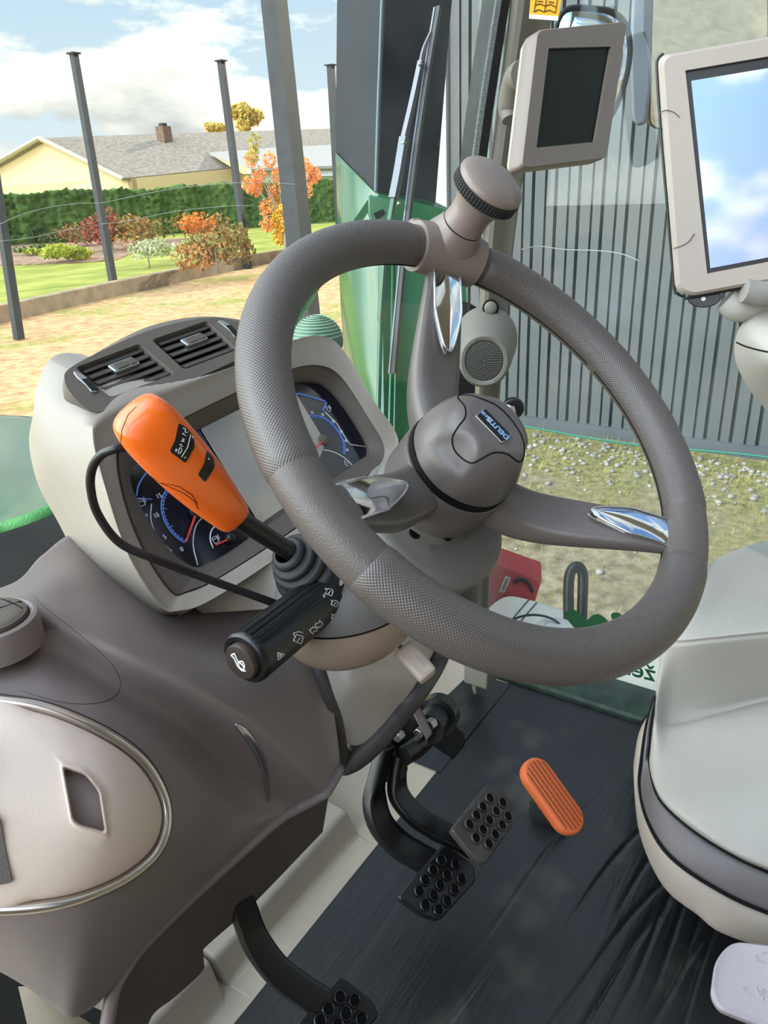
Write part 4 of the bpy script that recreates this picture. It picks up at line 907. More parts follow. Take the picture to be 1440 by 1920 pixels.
# ------------------------------------------------------------------ armrest with the big terminal
arm_ = thing('armrest', 'pale grey padded armrest end below the large terminal screen', 'armrest', P(1430, 660, .85))
af = tps([(1440, 568, .83), (1400, 595, .83), (1380, 640, .85), (1378, 665, .86), (1395, 700, .86), (1440, 770, .88), (1440, 640, .79), (1440, 680, .79), (1500, 650, .76), (1500, 560, .82), (1500, 800, .84), (1410, 640, .81)])
m = shell_patch(af, [(1500, 535), (1440, 568), (1402, 594), (1383, 622), (1377, 650), (1380, 680), (1394, 712), (1416, 745), (1440, 772), (1500, 830)], [(1500, 600), (1500, 610), (1500, 620), (1500, 640), (1500, 655), (1500, 670), (1500, 690), (1500, 720), (1500, 740), (1500, 790)], 50, 30, .06)
ab = m.build('cushion', m_pale, arm_, auto=70)
mb = MB(); mb.tube([P(1520, 740, .88), P(1525, 900, .98), P(1540, 1120, 1.18)], .024, 16); mb.build('support', m_pale, arm_)
mb = MB(); mb.tube([P(x, y, af(x, y)) for x, y in smooth([(1381, 642), (1400, 650), (1440, 660), (1500, 668)], 6)], .0009, 8); mb.build('cushion_seam', m_gap, ab)
term = thing('terminal', 'large grey-framed touch terminal with a reflecting screen, cut by the right picture edge', 'monitor', P(1380, 330, .80))
tn = unit(unit(CAM - P(1380, 330, .78)) + V(-.10, -.05, .10)); t0 = P(1350, 330, .78)
TFm = facing(t0, tn)
if TFm.ez.dot(tn) < 0: TFm = Frame(t0, -TFm.ex, TFm.ey)
tq = lambda pts, w: [TFm.px(x, y, w) for x, y in pts]
out_ = roundpoly([(1232, 104), (1284, 96), (1580, 44), (1620, 500), (1440, 529), (1296, 556), (1266, 545)], 24, 8); scr = [(1285, 132), (1580, 82), (1610, 458), (1326, 513)]
out_s = roundpoly([(1244, 108), (1290, 100), (1576, 50), (1612, 496), (1440, 523), (1300, 549), (1276, 540)], 22, 8)
co_ = np.array(tq(out_, 0)).mean(0)
scr_m = resample(roundpoly(scr, 3), len(out_), True)
def match(a, b):
    k = int(np.argmin(np.linalg.norm(b - a[0], axis=1))); return np.roll(b, -k, axis=0)
o0 = np.array(out_); sm0 = match(o0, scr_m)
if np.cross(o0[1] - o0[0], o0[5] - o0[0]) * 1 == 0: pass
rg = [[p - TFm.ez * .034 for p in tq(out_, 0)], [p - TFm.ez * .010 for p in tq(out_, 0)], tq(out_, -.004), tq(out_s, .0)]
mb = MB(); mb.rings(rg, True, False)
mid_ = o0 * .35 + sm0 * .65
mb.add(*plate(tq(out_s, .0), [tq(scr, -.0)], 0)); sc3 = tq(scr, 0); mb.grid([sc3, [p - TFm.ez * .006 for p in sc3]], closed_u=True)
fr_t = mb.build('frame', material('grey terminal frame', (156, 145, 134), rough=.5, bump=.15, scale=900), term, bevel=.0012, auto=40)
mb = MB(); mb.prism([p - TFm.ez * .0055 for p in sc3], -TFm.ez * .002); sg = mb.build('screen_border', m_badge, term)
mirrorish = material('screen glass', (112, 120, 140), rough=.04, metal=1)
mb = MB(); mb.prism([p - TFm.ez * .0052 for p in tq([(1296, 150), (1580, 103), (1603, 452), (1332, 503)], 0)], TFm.ez * .0012); mb.build('screen', mirrorish, term)
for ln in ([(1234, 214), (1247, 207), (1262, 210), (1274, 220)], [(1262, 466), (1280, 460), (1292, 452), (1302, 438)]):
    mb = MB(); mb.tube([TFm.px(x, y, .0004) for x, y in smooth(ln, 4)], .0005, 6); mb.build('frame_seam', m_under, fr_t)
mb = MB(); e_ = [TFm.px(x, y, -.008) for x, y in smooth([(1244, 100), (1233, 112), (1232, 140), (1240, 260), (1252, 400), (1264, 535), (1270, 550), (1284, 557), (1296, 558), (1440, 531)], 5)]; mb.tube(e_, .0014, 8); mb.build('frame_edge', m_black, fr_t)
mb = MB(); mb.rings([[TFm.pt(*np.array(TFm.uv(1320, 558)), -.018) + TFm.ex * a + TFm.ey * b + TFm.ez * w for a, b in superell(.017, .011, 2, 24)] for w in (-.006, .006)]); lug = mb.build('lug', m_black, term, bevel=.001)
mb = MB(); mb.lathe(Frame(TFm.pt(*np.array(TFm.uv(1319, 561)), -.0115), TFm.ex, TFm.ey), [(0, .001), (.0022, .001), (.0024, -.001)], 12); mb.build('lug_screw', m_white, lug)
# bracket joint between terminal and armrest
mb = MB(); mb.tube(smooth([P(1362, 560, .83), P(1385, 575, .83), P(1420, 565, .83), P(1470, 545, .83)], 5), [.014, .0165, .017, .016], 20); mb.build('bracket_joint', m_pale, term)
mb = MB(); mb.tube(smooth([P(1395, 545, .80), P(1430, 550, .80), P(1480, 540, .80)], 5), [.012, .013, .013], 16); mb.build('bracket_clamp', material('grey bracket', (140, 135, 128), rough=.5), term)
mb = MB(); mb.tube([P(1402, 572, .845), P(1408, 610, .86)], .012, 20); mb.build('bracket_stem', m_black, term)

# ------------------------------------------------------------------ right A pillar and its fittings
def pillar_pts(pts): return [P(*p) for p in pts]
cl = smooth(pillar_pts([(1000, -160, .99), (985, 0, 1.05), (955, 200, 1.12), (928, 400, 1.18), (912, 600, 1.24), (900, 800, 1.30), (893, 1000, 1.36), (890, 1200, 1.42), (888, 1290, 1.45)]), 6)
mb = MB(); rows = []
vd_ = unit(ray(930, 500) * V(1, 1, 0)); sd_ = np.cross(vd_, V(0, 0, 1))
for i, p in enumerate(cl):
    q = i / (len(cl) - 1); w = .024 - .015 * q
    rows.append([p + sd_ * (u * w + .009) + vd_ * (v * .045 + .02) for u, v in ((-1.35, -.1), (-1.2, -.55), (-.85, -.85), (-.45, -.85), (-.1, -.5), (.2, -.25), (.6, -.15), (1.25, -.1), (1.45, .2), (1.3, .9), (-.8, .9), (-1.3, .5))])
mb.rings(rows); pil = struct(mb.build('trim_1', m_pillar, auto=55), 'taupe right windscreen pillar trim')
pil['label'] = 'taupe plastic windscreen pillar behind the steering wheel'
spk = thing('intercom_speaker', 'round pillar speaker with a perforated dark grille beside the wheel hub', 'speaker', P(912, 670, 1.22))
so_ = P(908, 676, 1.19); sn = unit(CAM - so_ + V(-.1, .0, -.25)); SF = facing(so_, sn)
if SF.ez.dot(sn) < 0: SF = Frame(so_, -SF.ex, SF.ey)
mb = MB(); mb.rings([[SF.pt(u * k + (dx if 1 else 0), v * k + dy, w) for u, v in superell(.040, .043, 2.1, 48)] for w, k, dx, dy in ((-.06, 1.25, .0, .02), (-.03, 1.12, 0, .008), (-.008, 1.02, 0, .002), (.0, .97, 0, 0), (.004, .88, 0, 0), (.0035, .76, 0, 0), (.001, .72, 0, 0))]); sh = mb.build('housing', m_pillard, spk, auto=50)
mb = MB(); mb.rings([[SF.pt(u * k, v * k, w) for u, v in superell(.0285, .031, 2, 48)] for w, k in ((.0008, 1), (.0022, .98), (.003, .5), (.0032, .05))]); grl = mb.build('grille', material('dark grille', (84, 82, 74), rough=.6), spk, auto=50)
mb = MB()
for r in np.linspace(.003, .0275, 9):
    n = max(6, int(2 * math.pi * r / .0034))
    for k in range(n):
        a = 2 * math.pi * k / n; mb.lathe(Frame(SF.pt(r * math.cos(a), r * 1.08 * math.sin(a), .0035 - .0013 * (r / .0285) ** 2), SF.ex, SF.ey), [(0, .0002), (.0011, .0002), (.0012, -.0004)], 6)
mb.build('grille_holes', m_gap, grl, auto=0)
kn = thing('blanking_plug', 'small domed plug in a dark recess on the pillar above the speaker', 'plug', P(918, 577, 1.21))
kf_ = Frame(P(920, 577, 1.205), SF.ex, SF.ey)
mb = MB(); mb.lathe(kf_, [(.0125, -.004), (.0128, .001), (.0112, .0012), (.0105, -.003)], 32); mb.build('recess', m_gap, kn)
mb = MB(); mb.lathe(kf_, smooth([(.0105, -.003), (.0098, .003), (.0065, .0068), (.0005, .008)], 5), 32); mb.build('dome', m_pillard, kn, auto=0)
lt = thing('window_latch', 'black round latch knob on a steel tab at the right window edge', 'latch', P(955, 770, 1.2))
mb = MB(); lk = Frame(P(962, 765, 1.22), SF.ex, SF.ey); mb.lathe(lk, smooth([(.0005, -.004), (.0155, -.004), (.0175, 0), (.0165, .005), (.012, .0065), (.0005, .0065)], 4), 32); mb.build('knob', m_black, lt, auto=40)
lo2 = [P(930, 775, 1.2), P(948, 757, 1.2), P(965, 762, 1.2), P(968, 775, 1.2), P(952, 795, 1.2)]; mb = MB(); mb.prism(lo2, unit(ray(950, 770)) * .006); mb.build('tab', material('worn steel tab', (168, 156, 142), rough=.4, metal=.6), lt, bevel=.001)
mb = MB(); mb.lathe(Frame(P(953, 764, 1.197), SF.ex, SF.ey), [(0, .002), (.0035, .0015), (.004, -.001)], 16); mb.build('tab_rivet', m_white, lt)
# yellow manual sticker on the pillar
stk = thing('manual_sticker', 'orange-yellow sticker with an open book symbol at the pillar top', 'sticker', P(1024, 15, 1.03))
y0 = P(1024, 15, 1.0); YF = Frame(y0, P(1052, 15, 1.0) - P(995, 12, 1.0), P(1024, -10, 1.0) - P(1020, 30, 1.0))
Y = lambda x, y, w=0: YF.px(x, y, w)
mb = MB(); mb.prism([Y(*q) for q in ((998, -40), (1058, -34), (1046, 38), (992, 34))], -YF.ez * .0012 if YF.ez.dot(ray(1024, 15)) < 0 else YF.ez * .0012); ys_ = mb.build('paper', material('sticker yellow', (236, 172, 36), rough=.45), stk)
sgn = .0009 if YF.ez.dot(ray(1024, 15)) < 0 else -.0009
mb = MB()
for ln in ([(1001, 22), (1005, 0), (1006, -20)], [(1001, 22), (1010, 18), (1020, 22), (1030, 19), (1041, 24)], [(1041, 24), (1045, 0), (1046, -20)], [(1003, 10), (1012, 7), (1022, 11), (1032, 8), (1042, 13)], [(1021, 21), (1024, 0), (1025, -10)], [(1008, 2), (1018, 3)], [(1029, 3), (1039, 5)], [(1009, -5), (1019, -4)], [(1030, -4), (1040, -2)]):
    mb.tube([Y(*q, sgn) for q in ln], .0006, 6)
mb.build('book_symbol', material('sticker brown print', (96, 62, 18), rough=.6), ys_)
mb = MB(); mb.prism([Y(*q) for q in ((993, 27), (1047, 31), (1046, 39), (992, 35))], YF.ez * (.0004 if sgn > 0 else -.0004)); mb.build('white_edge', m_white, ys_)

# small display on the pillar
sd2 = thing('pillar_display', 'small grey display with a dark green-black screen on the pillar', 'monitor', P(1070, 170, .95))
dn = None
c4 = [(1007, 54), (1178, 38), (1139, 298), (976, 318)]
d4 = [.94, 1.03, 1.03, .94]; w4 = [P(x, y, d) for (x, y), d in zip(c4, d4)]
dn = unit(np.cross(w4[1] - w4[0], w4[3] - w4[0])); dn = dn if dn.dot(ray(1070, 170)) < 0 else -dn
DF = Frame(sum(w4) / 4, w4[1] - w4[0], w4[0] - w4[3])
if DF.ez.dot(dn) < 0: DF = Frame(DF.o, -DF.ex, DF.ey)
dq = lambda pts, w=0: [DF.px(x, y, w) for x, y in pts]
fo_ = dq(roundpoly(c4, 15, 6)); cen = sum(fo_) / len(fo_); so4 = [(1029, 90), (1146, 87), (1115, 266), (1006, 277)]
mb = MB(); mb.rings([[cen + (p - cen) * .93 - DF.ez * .030 for p in fo_], [p - DF.ez * .022 for p in fo_], [p - DF.ez * .004 for p in fo_], [cen + (p - cen) * .975 for p in fo_]], True, False)
f97 = [cen + (p - cen) * .975 for p in fo_]; s4 = dq(so4); mb.add(*plate(f97, [s4], 0)); mb.grid([s4, [p - DF.ez * .004 for p in s4]], closed_u=True)
m_disp = material('brown grey display frame', (118, 107, 98), rough=.45, bump=.15, scale=900)
fb_ = mb.build('frame', m_disp, sd2, auto=40, bevel=.0015)
mb = MB(); mb.rings([[p - DF.ez * .0315 for p in [cen + (p - cen) * .94 for p in fo_]], [p - DF.ez * .0225 for p in [cen + (p - cen) * .995 for p in fo_]]]); mb.build('back_shell', m_pale, sd2, auto=40)
mb = MB(); mb.prism([p - DF.ez * .0035 for p in s4], -DF.ez * .002); mb.build('screen', material('dark green black screen', (26, 31, 26), rough=.35, spec=.15), sd2)
mb = MB(); mb.tube(smooth([P(985, 140, 1.0), P(968, 150, 1.03), P(955, 200, 1.06), P(958, 225, 1.06)], 5), [.02, .018, .016, .012], 18); mb.build('mount_arm', m_pillar, sd2)
# round rimmed mirror behind the small display
rm = thing('round_mirror', 'black-rimmed oval mirror partly hidden behind the small display', 'mirror', P(1110, 110, 1.3))
mo = P(1098, 118, 1.30); mn = unit(unit(CAM - mo) + V(-.05, -.2, .12)); RF = facing(mo, mn)
if RF.ez.dot(mn) < 0: RF = Frame(mo, -RF.ex, RF.ey)
mo_ = [RF.px(x, y, 0) for x, y in smooth([(1060, 14), (1105, 10), (1150, 18), (1176, 42), (1186, 85), (1180, 140), (1162, 195), (1140, 230), (1100, 240), (1050, 200), (1035, 120), (1040, 50)], 6, True)]
cm = sum(mo_) / len(mo_)
mb = MB(); mb.rings([[cm + (p - cm) * k + RF.ez * w for p in mo_] for w, k in ((-.035, .6), (-.02, .92), (-.004, 1), (.004, 1), (.005, .97), (.001, .945))]); mb.build('rim', m_black, rm, auto=40)
mb = MB(); mb.rings([[cm + (p - cm) * k + RF.ez * w for p in mo_] for w, k in ((.0005, .95), (.0022, .94), (.0045, .5), (.005, .05))]); mb.build('mirror_glass', material('mirror silver', (205, 208, 210), rough=.03, metal=1), rm, auto=0)
# large door mirror outside the right window
bmr = thing('wing_mirror', 'tall grey-backed wing mirror outside the right window, above the terminal', 'mirror', P(1230, 100, 1.9))
g0 = P(1300, 60, 1.75); gn = unit(unit(CAM - g0) + unit(V(.12, -.9, -.30))); GF = facing(g0, gn)
if GF.ez.dot(gn) < 0: GF = Frame(g0, -GF.ex, GF.ey)
gl_ = [GF.px(x, y, 0) for x, y in roundpoly([(1222, -60), (1440, -60), (1440, 243), (1215, 243)], 24)]
hs = [(1186, -40), (1226, -40), (1222, 100), (1222, 160), (1212, 232), (1195, 238), (1184, 225), (1180, 110)]
q = [P(x, y, 1.74) for x, y in roundpoly(hs, 10)]
mb = MB(); mb.prism(q, unit(ray(1210, 100)) * .09); mb.build('housing', material('slate mirror housing', (104, 106, 108), rough=.5, bump=.2, scale=600), bmr, bevel=.008, seg=3)
cg = sum(gl_) / len(gl_)
mb = MB(); mb.rings([[cg + (p - cg) * k + GF.ez * w for p in gl_] for w, k in ((-.03, .98), (.003, 1.0), (.004, .985), (.001, .97))]); mb.build('rim', m_black, bmr, auto=40)
mb = MB(); mb.prism([cg + (p - cg) * .975 + GF.ez * .0012 for p in gl_], GF.ez * .001); mb.build('mirror_glass', bpy.data.materials['mirror silver'], bmr)
# ------------------------------------------------------------------ windows
m_wind = glass_pane('windscreen glass', (247, 251, 249), .02, .035); m_side = glass_pane('side glass', (243, 248, 248), .02, .05)
def wy(x): return .64 + .46 * (1 - ((x - .42) / .74) ** 2)
xs = np.linspace(-.42, 1.145, 40); zs = np.linspace(.30, 1.75, 12)
front = [[V(x, wy(x) - .16 * (z - .3) , z) for x in xs] for z in zs]
mb = MB(); mb.grid(front); bk = [[p + V(0, .004, 0) for p in r] for r in front]; mb.grid(bk)
for a, b in ((front[0], bk[0]), (front[-1], bk[-1]), ([r[0] for r in front], [r[0] for r in bk]), ([r[-1] for r in front], [r[-1] for r in bk])): mb.grid([a, b])
win1 = struct(mb.build('window_1', m_wind, auto=30), 'curved front windscreen of the cab')
wb = bvh_of(win1)
# dotted black border of the windscreen beside the pillar
def on_glass(x, y, lift=-.002): return hit(wb, x, y, -lift if lift < 0 else lift)
ed = smooth([(952, -60), (940, 0), (918, 140), (898, 280), (886, 400), (880, 520)], 6)
wl = [hit(wb, x, y, .0025) for x, y in ed]
ok = [(p, e) for p, e in zip(wl, ed) if p is not None]
mb = MB(); e0 = [p for p, _ in ok]; e1 = [hit(wb, x + 16, y, .0025) for _, (x, y) in ok]; kk2 = [i for i in range(len(e0)) if e1[i] is not None]
if len(kk2) > 2:
    A_ = [e0[i] for i in kk2]; B_ = [e1[i] for i in kk2]
    mb.grid([A_, B_, [p + V(.02, .03, 0) for p in B_], [p + V(.0, .03, 0) for p in A_]], closed_v=True); mb.build('window_seal', m_black, win1)
mb = MB(); fr1 = [hit(wb, x - 9, y, .002) for x, y in ed]; fr2 = [hit(wb, x, y, .002) for x, y in ed]
pp = [(a, b) for a, b in zip(fr1, fr2) if a is not None and b is not None]
if pp: mb.grid([[a for a, _ in pp], [b for _, b in pp], [b + V(0, .003, 0) for _, b in pp], [a + V(0, .003, 0) for a, _ in pp]], closed_v=True); mb.build('window_border', material('dotted border print', (98, 104, 104), rough=.6, var=.2, vscale=400), win1)
# fine wiper scratches on the windscreen
m_scr = material('glass scratch', (176, 182, 172), rough=.5)
mb = MB()
for ln in ([(0, 420), (40, 402), (95, 388), (150, 381), (190, 380), (250, 368), (330, 353), (420, 344), (500, 342), (560, 346)], [(190, 420), (250, 412), (330, 396), (430, 386), (470, 386)], [(0, 452), (60, 445), (110, 434), (160, 426)]):
    pts = [hit(wb, x, y, .0012) for x, y in smooth(ln, 5)]; pts = [p for p in pts if p is not None]
    if len(pts) > 2: mb.tube(pts, .0004, 5)
mb.build('wiper_scratches', m_scr, win1, auto=0)
sx_ = 1.235
mb = MB(); mb.box(XYZ, sx_, sx_ + .005, -.75, .62, .015, 1.72); win2 = struct(mb.build('window_2', m_side, smooth=False), 'right side window of the cab')
sb2 = bvh_of(win2)
def sg_(x, y, l=.001): return PL(x, y, V(sx_ - l, 0, 0), V(1, 0, 0))
mb = MB(); mb.tube([sg_(x, y) for x, y in smooth([(978, 468), (1010, 462), (1060, 468), (1120, 470), (1165, 476), (1200, 490)], 5)], .0009, 5); mb.build('glass_smear', m_scr, win2, auto=0)
# green leaf decal and mirrored lettering stuck to the side glass
m_leaf = material('dark green decal', (22, 74, 40), rough=.4)
dec = thing('window_decal', 'dark green leaf decal and mirrored lettering on the side glass behind the wheel rim', 'decal', sg_(1130, 1170))
def dshape(pts, name):
    m = MB(); q = [sg_(x, y, .0004) for x, y in smooth(pts, 6, True)]; m.prism(q, V(-.0008, 0, 0)); return m.build(name, m_leaf, dec)
dshape([(1062, 1148), (1070, 1143), (1080, 1145), (1096, 1160), (1101, 1162), (1112, 1153), (1124, 1152), (1136, 1160), (1150, 1175), (1158, 1188), (1130, 1192), (1092, 1190), (1078, 1178), (1062, 1158)], 'leaf')
dshape([(1146, 1152), (1152, 1148), (1160, 1149), (1168, 1156), (1174, 1168), (1160, 1166), (1148, 1160)], 'leaf')
# letters on the white panel read mirrored from inside
d0 = sg_(1200, 1258, .0004); ds = np.linalg.norm(sg_(1204, 1230) - sg_(1204, 1272))
df = Frame(d0, sg_(1228, 1264) - sg_(1180, 1252), V(0, 0, 1))
if df.ez.dot(ray(1200, 1258)) > 0: df = Frame(d0, -df.ex, df.ey)
sgn_ = 1 if df.ex.dot(sg_(1228, 1264) - sg_(1180, 1252)) > 0 else -1
lt_ = text('žem', df, -.012, 0, .0003, ds * 1.0, m_leaf, parent=dec, name='lettering', flip=True, align='CENTER', bold=.0006)
# ------------------------------------------------------------------ cab roof and rear wall (above and behind the picture, added to shape the light)
m_head = material('light headliner', (186, 180, 168), rough=.8)
mb = MB(); o_ = [V(-.5, -1.15, 1.74), V(1.32, -1.15, 1.74), V(1.32, .46, 1.74), V(-.5, .46, 1.74)]; h_ = [V(-.15, -.70, 1.74), V(1.12, -.70, 1.74), V(1.12, .36, 1.74), V(-.15, .36, 1.74)]
up_ = V(0, 0, .12); mb.add(*plate(o_, [h_], 0)); mb.add(*plate([p + up_ for p in o_], [[p + up_ for p in h_]], 0)); mb.grid([o_, [p + up_ for p in o_]], closed_u=True); mb.grid([h_, [p + up_ for p in h_]], closed_u=True)
struct(mb.build('ceiling', m_head, smooth=False), 'unseen pale headliner of the cab roof with a glass hatch, added to shape the light')  # roof added out of view so light enters by the windows
mb = MB(); mb.box(XYZ, -.16, 1.13, -.71, .37, 1.81, 1.815); struct(mb.build('window_3', m_side, smooth=False), 'unseen glass roof hatch, added to let light in from above')  # hatch added out of view for top light and chrome reflections
mb = MB(); mb.box(XYZ, -.50, 1.25, -1.15, -1.08, -.05, 1.74); struct(mb.build('wall_rear', m_pillard, bevel=.01), 'unseen rear wall of the cab, closed to block light')  # unseen wall, raised to the roof to block light from behind
mb = MB(); mb.box(XYZ, -.52, -.46, -1.15, .40, -.05, .72); mb.box(XYZ, -.52, -.46, -1.15, -.50, .72, 1.74); struct(mb.build('wall_left', m_pillard, bevel=.01), 'unseen left cab door half and rear panel, added to block light')  # door half and full-height rear panel, unseen, added to block light
for i, (x, y) in enumerate(((-.46, -1.12), (1.26, -1.12), (-.46, .34))):
    mb = MB(); mb.box(XYZ, x - .035, x + .035, y - .035, y + .035, -.05, 1.75); struct(mb.build('trim_%d' % (i + 2), m_pillar, bevel=.008), 'cab pillar')
# ------------------------------------------------------------------ tractor parts outside the glass
m_green = material('tractor green paint', (30, 88, 50), rough=.22, coat=.5, spec=.5)
m_greend = material('dark green paint', (22, 84, 44), rough=.3, coat=.3)
m_stackl = material('charcoal exhaust shroud', (30, 34, 36), rough=.5, spec=.15)
GZ = -1.65
def px_prism(pts, d, th, name, mat, parent=None, bevel=.004, rnd=0, **k):
    """outline seen at the given depth(s), with real thickness behind it"""
    p = np.asarray(pts, float)
    if rnd: p = roundpoly(p, rnd)
    dd = [d] * len(p) if np.isscalar(d) else [d(x, y) for x, y in p]
    q = [P(x, y, z) for (x, y), z in zip(p, dd)]
    m = MB(); m.prism(q, unit(ray(*p.mean(0))) * th); return m.build(name, mat, parent, bevel=bevel, **k)
# bonnet
hood = thing('bonnet', 'glossy green tractor bonnet seen past the left side of the binnacle', 'bonnet', P(40, 880, 1.45))
hf = tps([(-60, 770, 2.3), (0, 778, 2.2), (110, 790, 2.1), (-60, 860, 1.75), (20, 880, 1.65), (120, 880, 1.65), (-60, 1000, 1.32), (0, 990, 1.32), (115, 950, 1.34), (200, 900, 1.45), (200, 780, 2.1), (240, 860, 1.7)])
m = shell_patch(hf, [(-80, 772), (0, 778), (60, 781), (120, 790), (260, 800)], [(-80, 1035), (0, 1003), (60, 983), (118, 957), (260, 890)], 40, 40, .03); m.build('panel', m_green, hood, auto=60)
mb = MB(); mb.tube([P(x, y, hf(x, y) - .01) for x, y in smooth([(-80, 1030), (0, 998), (60, 978), (118, 952), (240, 892)], 5)], .016, 12); mb.build('rear_seal', material('green ribbed seal', (62, 132, 60), rough=.6, bump=.9, scale=180), hood, auto=0)
cowl = thing('cowl', 'black cowl between the bonnet edge and the dash console', 'cowl', P(50, 1040, 1.1))
m = shell_patch(tps([(-60, 1000, 1.15), (60, 980, 1.15), (200, 900, 1.2), (-60, 1130, .85), (60, 1060, .93), (160, 1010, 1.0), (250, 1040, 1.0), (260, 950, 1.1)]), [(-90, 1032), (0, 1000), (60, 980), (118, 955), (260, 890)], [(-90, 1160), (0, 1140), (60, 1090), (150, 1050), (260, 1060)], 20, 12, .03); m.build('sheet', m_gap, cowl, auto=60)
# exhaust column with a green foot
stack = thing('exhaust_column', 'tall charcoal exhaust column on a green foot outside the windscreen', 'exhaust', P(730, 800, 1.95))
def col2(lft, ar, rgt, name, mat, dl, da, dr):
    rows = []
    for l, a, r in zip(lft, ar, rgt):
        A, B_, C_ = P(*l, dl), P(*a, da), P(*r, dr); bk_ = unit(ray(*a)) * .22
        s = [A + bk_, A, A * .55 + B_ * .45 + unit(CAM - B_) * .012, B_ * .96 + A * .04, B_ * .96 + C_ * .04, C_ * .97 + B_ * .03, C_ + bk_ * .3, C_ + bk_]
        rows.append(s)
    m = MB(); m.rings(rows); return m.build(name, mat, stack, auto=35)
col2([(632, -140), (632, 0), (630, 200), (630, 300)], [(720, -140), (717, 0), (709, 220), (704, 372)], [(858, -140), (851, 0), (832, 230), (818, 404)], 'shroud', m_stackl, 1.98, 1.78, 1.88)
mb = MB(); ar_ = [P(x, y, 1.775) for x, y in ((719, -140), (716, 0), (708, 220), (704, 360))]; mb.tube(ar_, .0035, 8); mb.build('shroud_edge', material('grey edge strip', (92, 104, 108), rough=.4), stack)
col2([(629, 286), (631, 360), (636, 520), (645, 680), (662, 900), (700, 1600)], [(703, 362), (705, 420), (710, 560), (712, 700), (714, 900), (740, 1600)], [(860, 398), (872, 420), (880, 560), (882, 700), (884, 900), (886, 1600)], 'foot', m_green, 1.97, 1.77, 1.80)
for x, w in ((713, .006), (735, .004), (744, .003)):
    mb = MB(); mb.tube([P(x + dx, y, 1.752 - .0 * y) for dx, y in ((2, 470), (0, 620), (-6, 860))], w, 8); mb.build('foot_rib', m_green, stack)
for c, r in (((858, 632), 62), ((852, 742), 50)):
    o = [P(c[0] + r * math.cos(a), c[1] + r * 1.1 * math.sin(a), 1.775) for a in np.linspace(0, 2 * math.pi, 32, endpoint=False)]; mb = MB(); mb.prism(o, unit(ray(*c)) * .02); mb.build('foot_opening', m_gap, stack)
brk = thing('mirror_strut', 'green steel strut and bracket plate crossing in front of the exhaust foot', 'strut', P(620, 480, 1.7))
mb = MB(); mb.tube([P(700, 372, 1.72), P(640, 460, 1.68), P(538, 628, 1.62)], .0105, 4); mb.build('tube', m_greend, brk, auto=20)
px_prism([(690, 366), (738, 372), (741, 412), (722, 440), (700, 440), (690, 400)], 1.70, .012, 'bracket_plate', m_greend, brk)
px_prism([(700, 400), (718, 392), (722, 398), (706, 410)], 1.695, .004, 'bracket_slot', m_gap, brk, bevel=0)
wl_ = thing('work_lamp', 'round dark green work lamp with a mesh guard behind the binnacle', 'lamp', P(596, 640, 1.4))
lf_ = Frame(P(596, 640, 1.4), unit(np.cross(ray(596, 640), V(0, 0, 1))), V(0, 0, 1)); lf_ = Frame(lf_.o, np.cross(V(0, 0, 1), lf_.ez) if False else lf_.ex, lf_.ey)
mb = MB(); mb.sphere(lf_, .046, .046, .046, 32, 18); lb = mb.build('housing', material('lamp green', (62, 112, 84), rough=.4), wl_, auto=0)
mb = MB()
for a in np.linspace(.25, 1.35, 9): mb.tube([lf_.pt(.0468 * math.cos(a) * math.cos(b), .0468 * math.sin(a) + 0 * b, .0468 * math.cos(a) * math.sin(b)) for b in np.linspace(0, math.pi * 2, 40)], .0011, 5)
mb.build('guard_mesh', material('pale mesh', (150, 176, 150), rough=.5), wl_, auto=0)
# wiper
wip = thing('windscreen_wiper', 'grey windscreen wiper arm and long blade parked upright on the glass', 'wiper', P(740, 380, 1.36))
m_wip = material('grey wiper steel', (112, 114, 118), rough=.4, metal=.5)
wd_ = lambda x, y: 1.40 - .00010 * (600 - y)
def wt(pts, r, name, mat, parent, sec=((1, 1), (-1, 1), (-1, -1), (1, -1)), n=4):
    m = MB(); m.tube(smooth([P(x, y, wd_(x, y)) for x, y in pts], n), r, sec=sec); return m.build(name, mat, parent, auto=30)
b_ = wt([(823, 13), (800, 150), (780, 290), (764, 420), (750, 560), (738, 700)], .0042, 'blade', m_black, wip)
wt([(815, 14), (793, 150), (773, 290), (757, 420), (743, 560), (730, 700)], .0016, 'blade_spring', m_wip, b_)
wt([(808, 62), (795, 92), (788, 122)], .003, 'arm_tip', m_wip, wip)
wt([(790, 115), (774, 190), (757, 262)], .0048, 'arm_tube', m_wip, wip)
wt([(758, 258), (748, 320), (738, 372)], .0068, 'arm', m_wip, wip)
wt([(738, 372), (722, 470), (716, 540), (712, 600)], .004, 'arm_link', m_greend, wip)
for x, y in ((788, 120), (757, 268), (748, 382)):
    mb = MB(); mb.sphere(Frame(P(x, y, wd_(x, y) - .006), V(1, 0, 0), V(0, 1, 0)), .0042, .0042, .0042, 12, 8); mb.build('arm_bolt', m_steel, wip, auto=0)
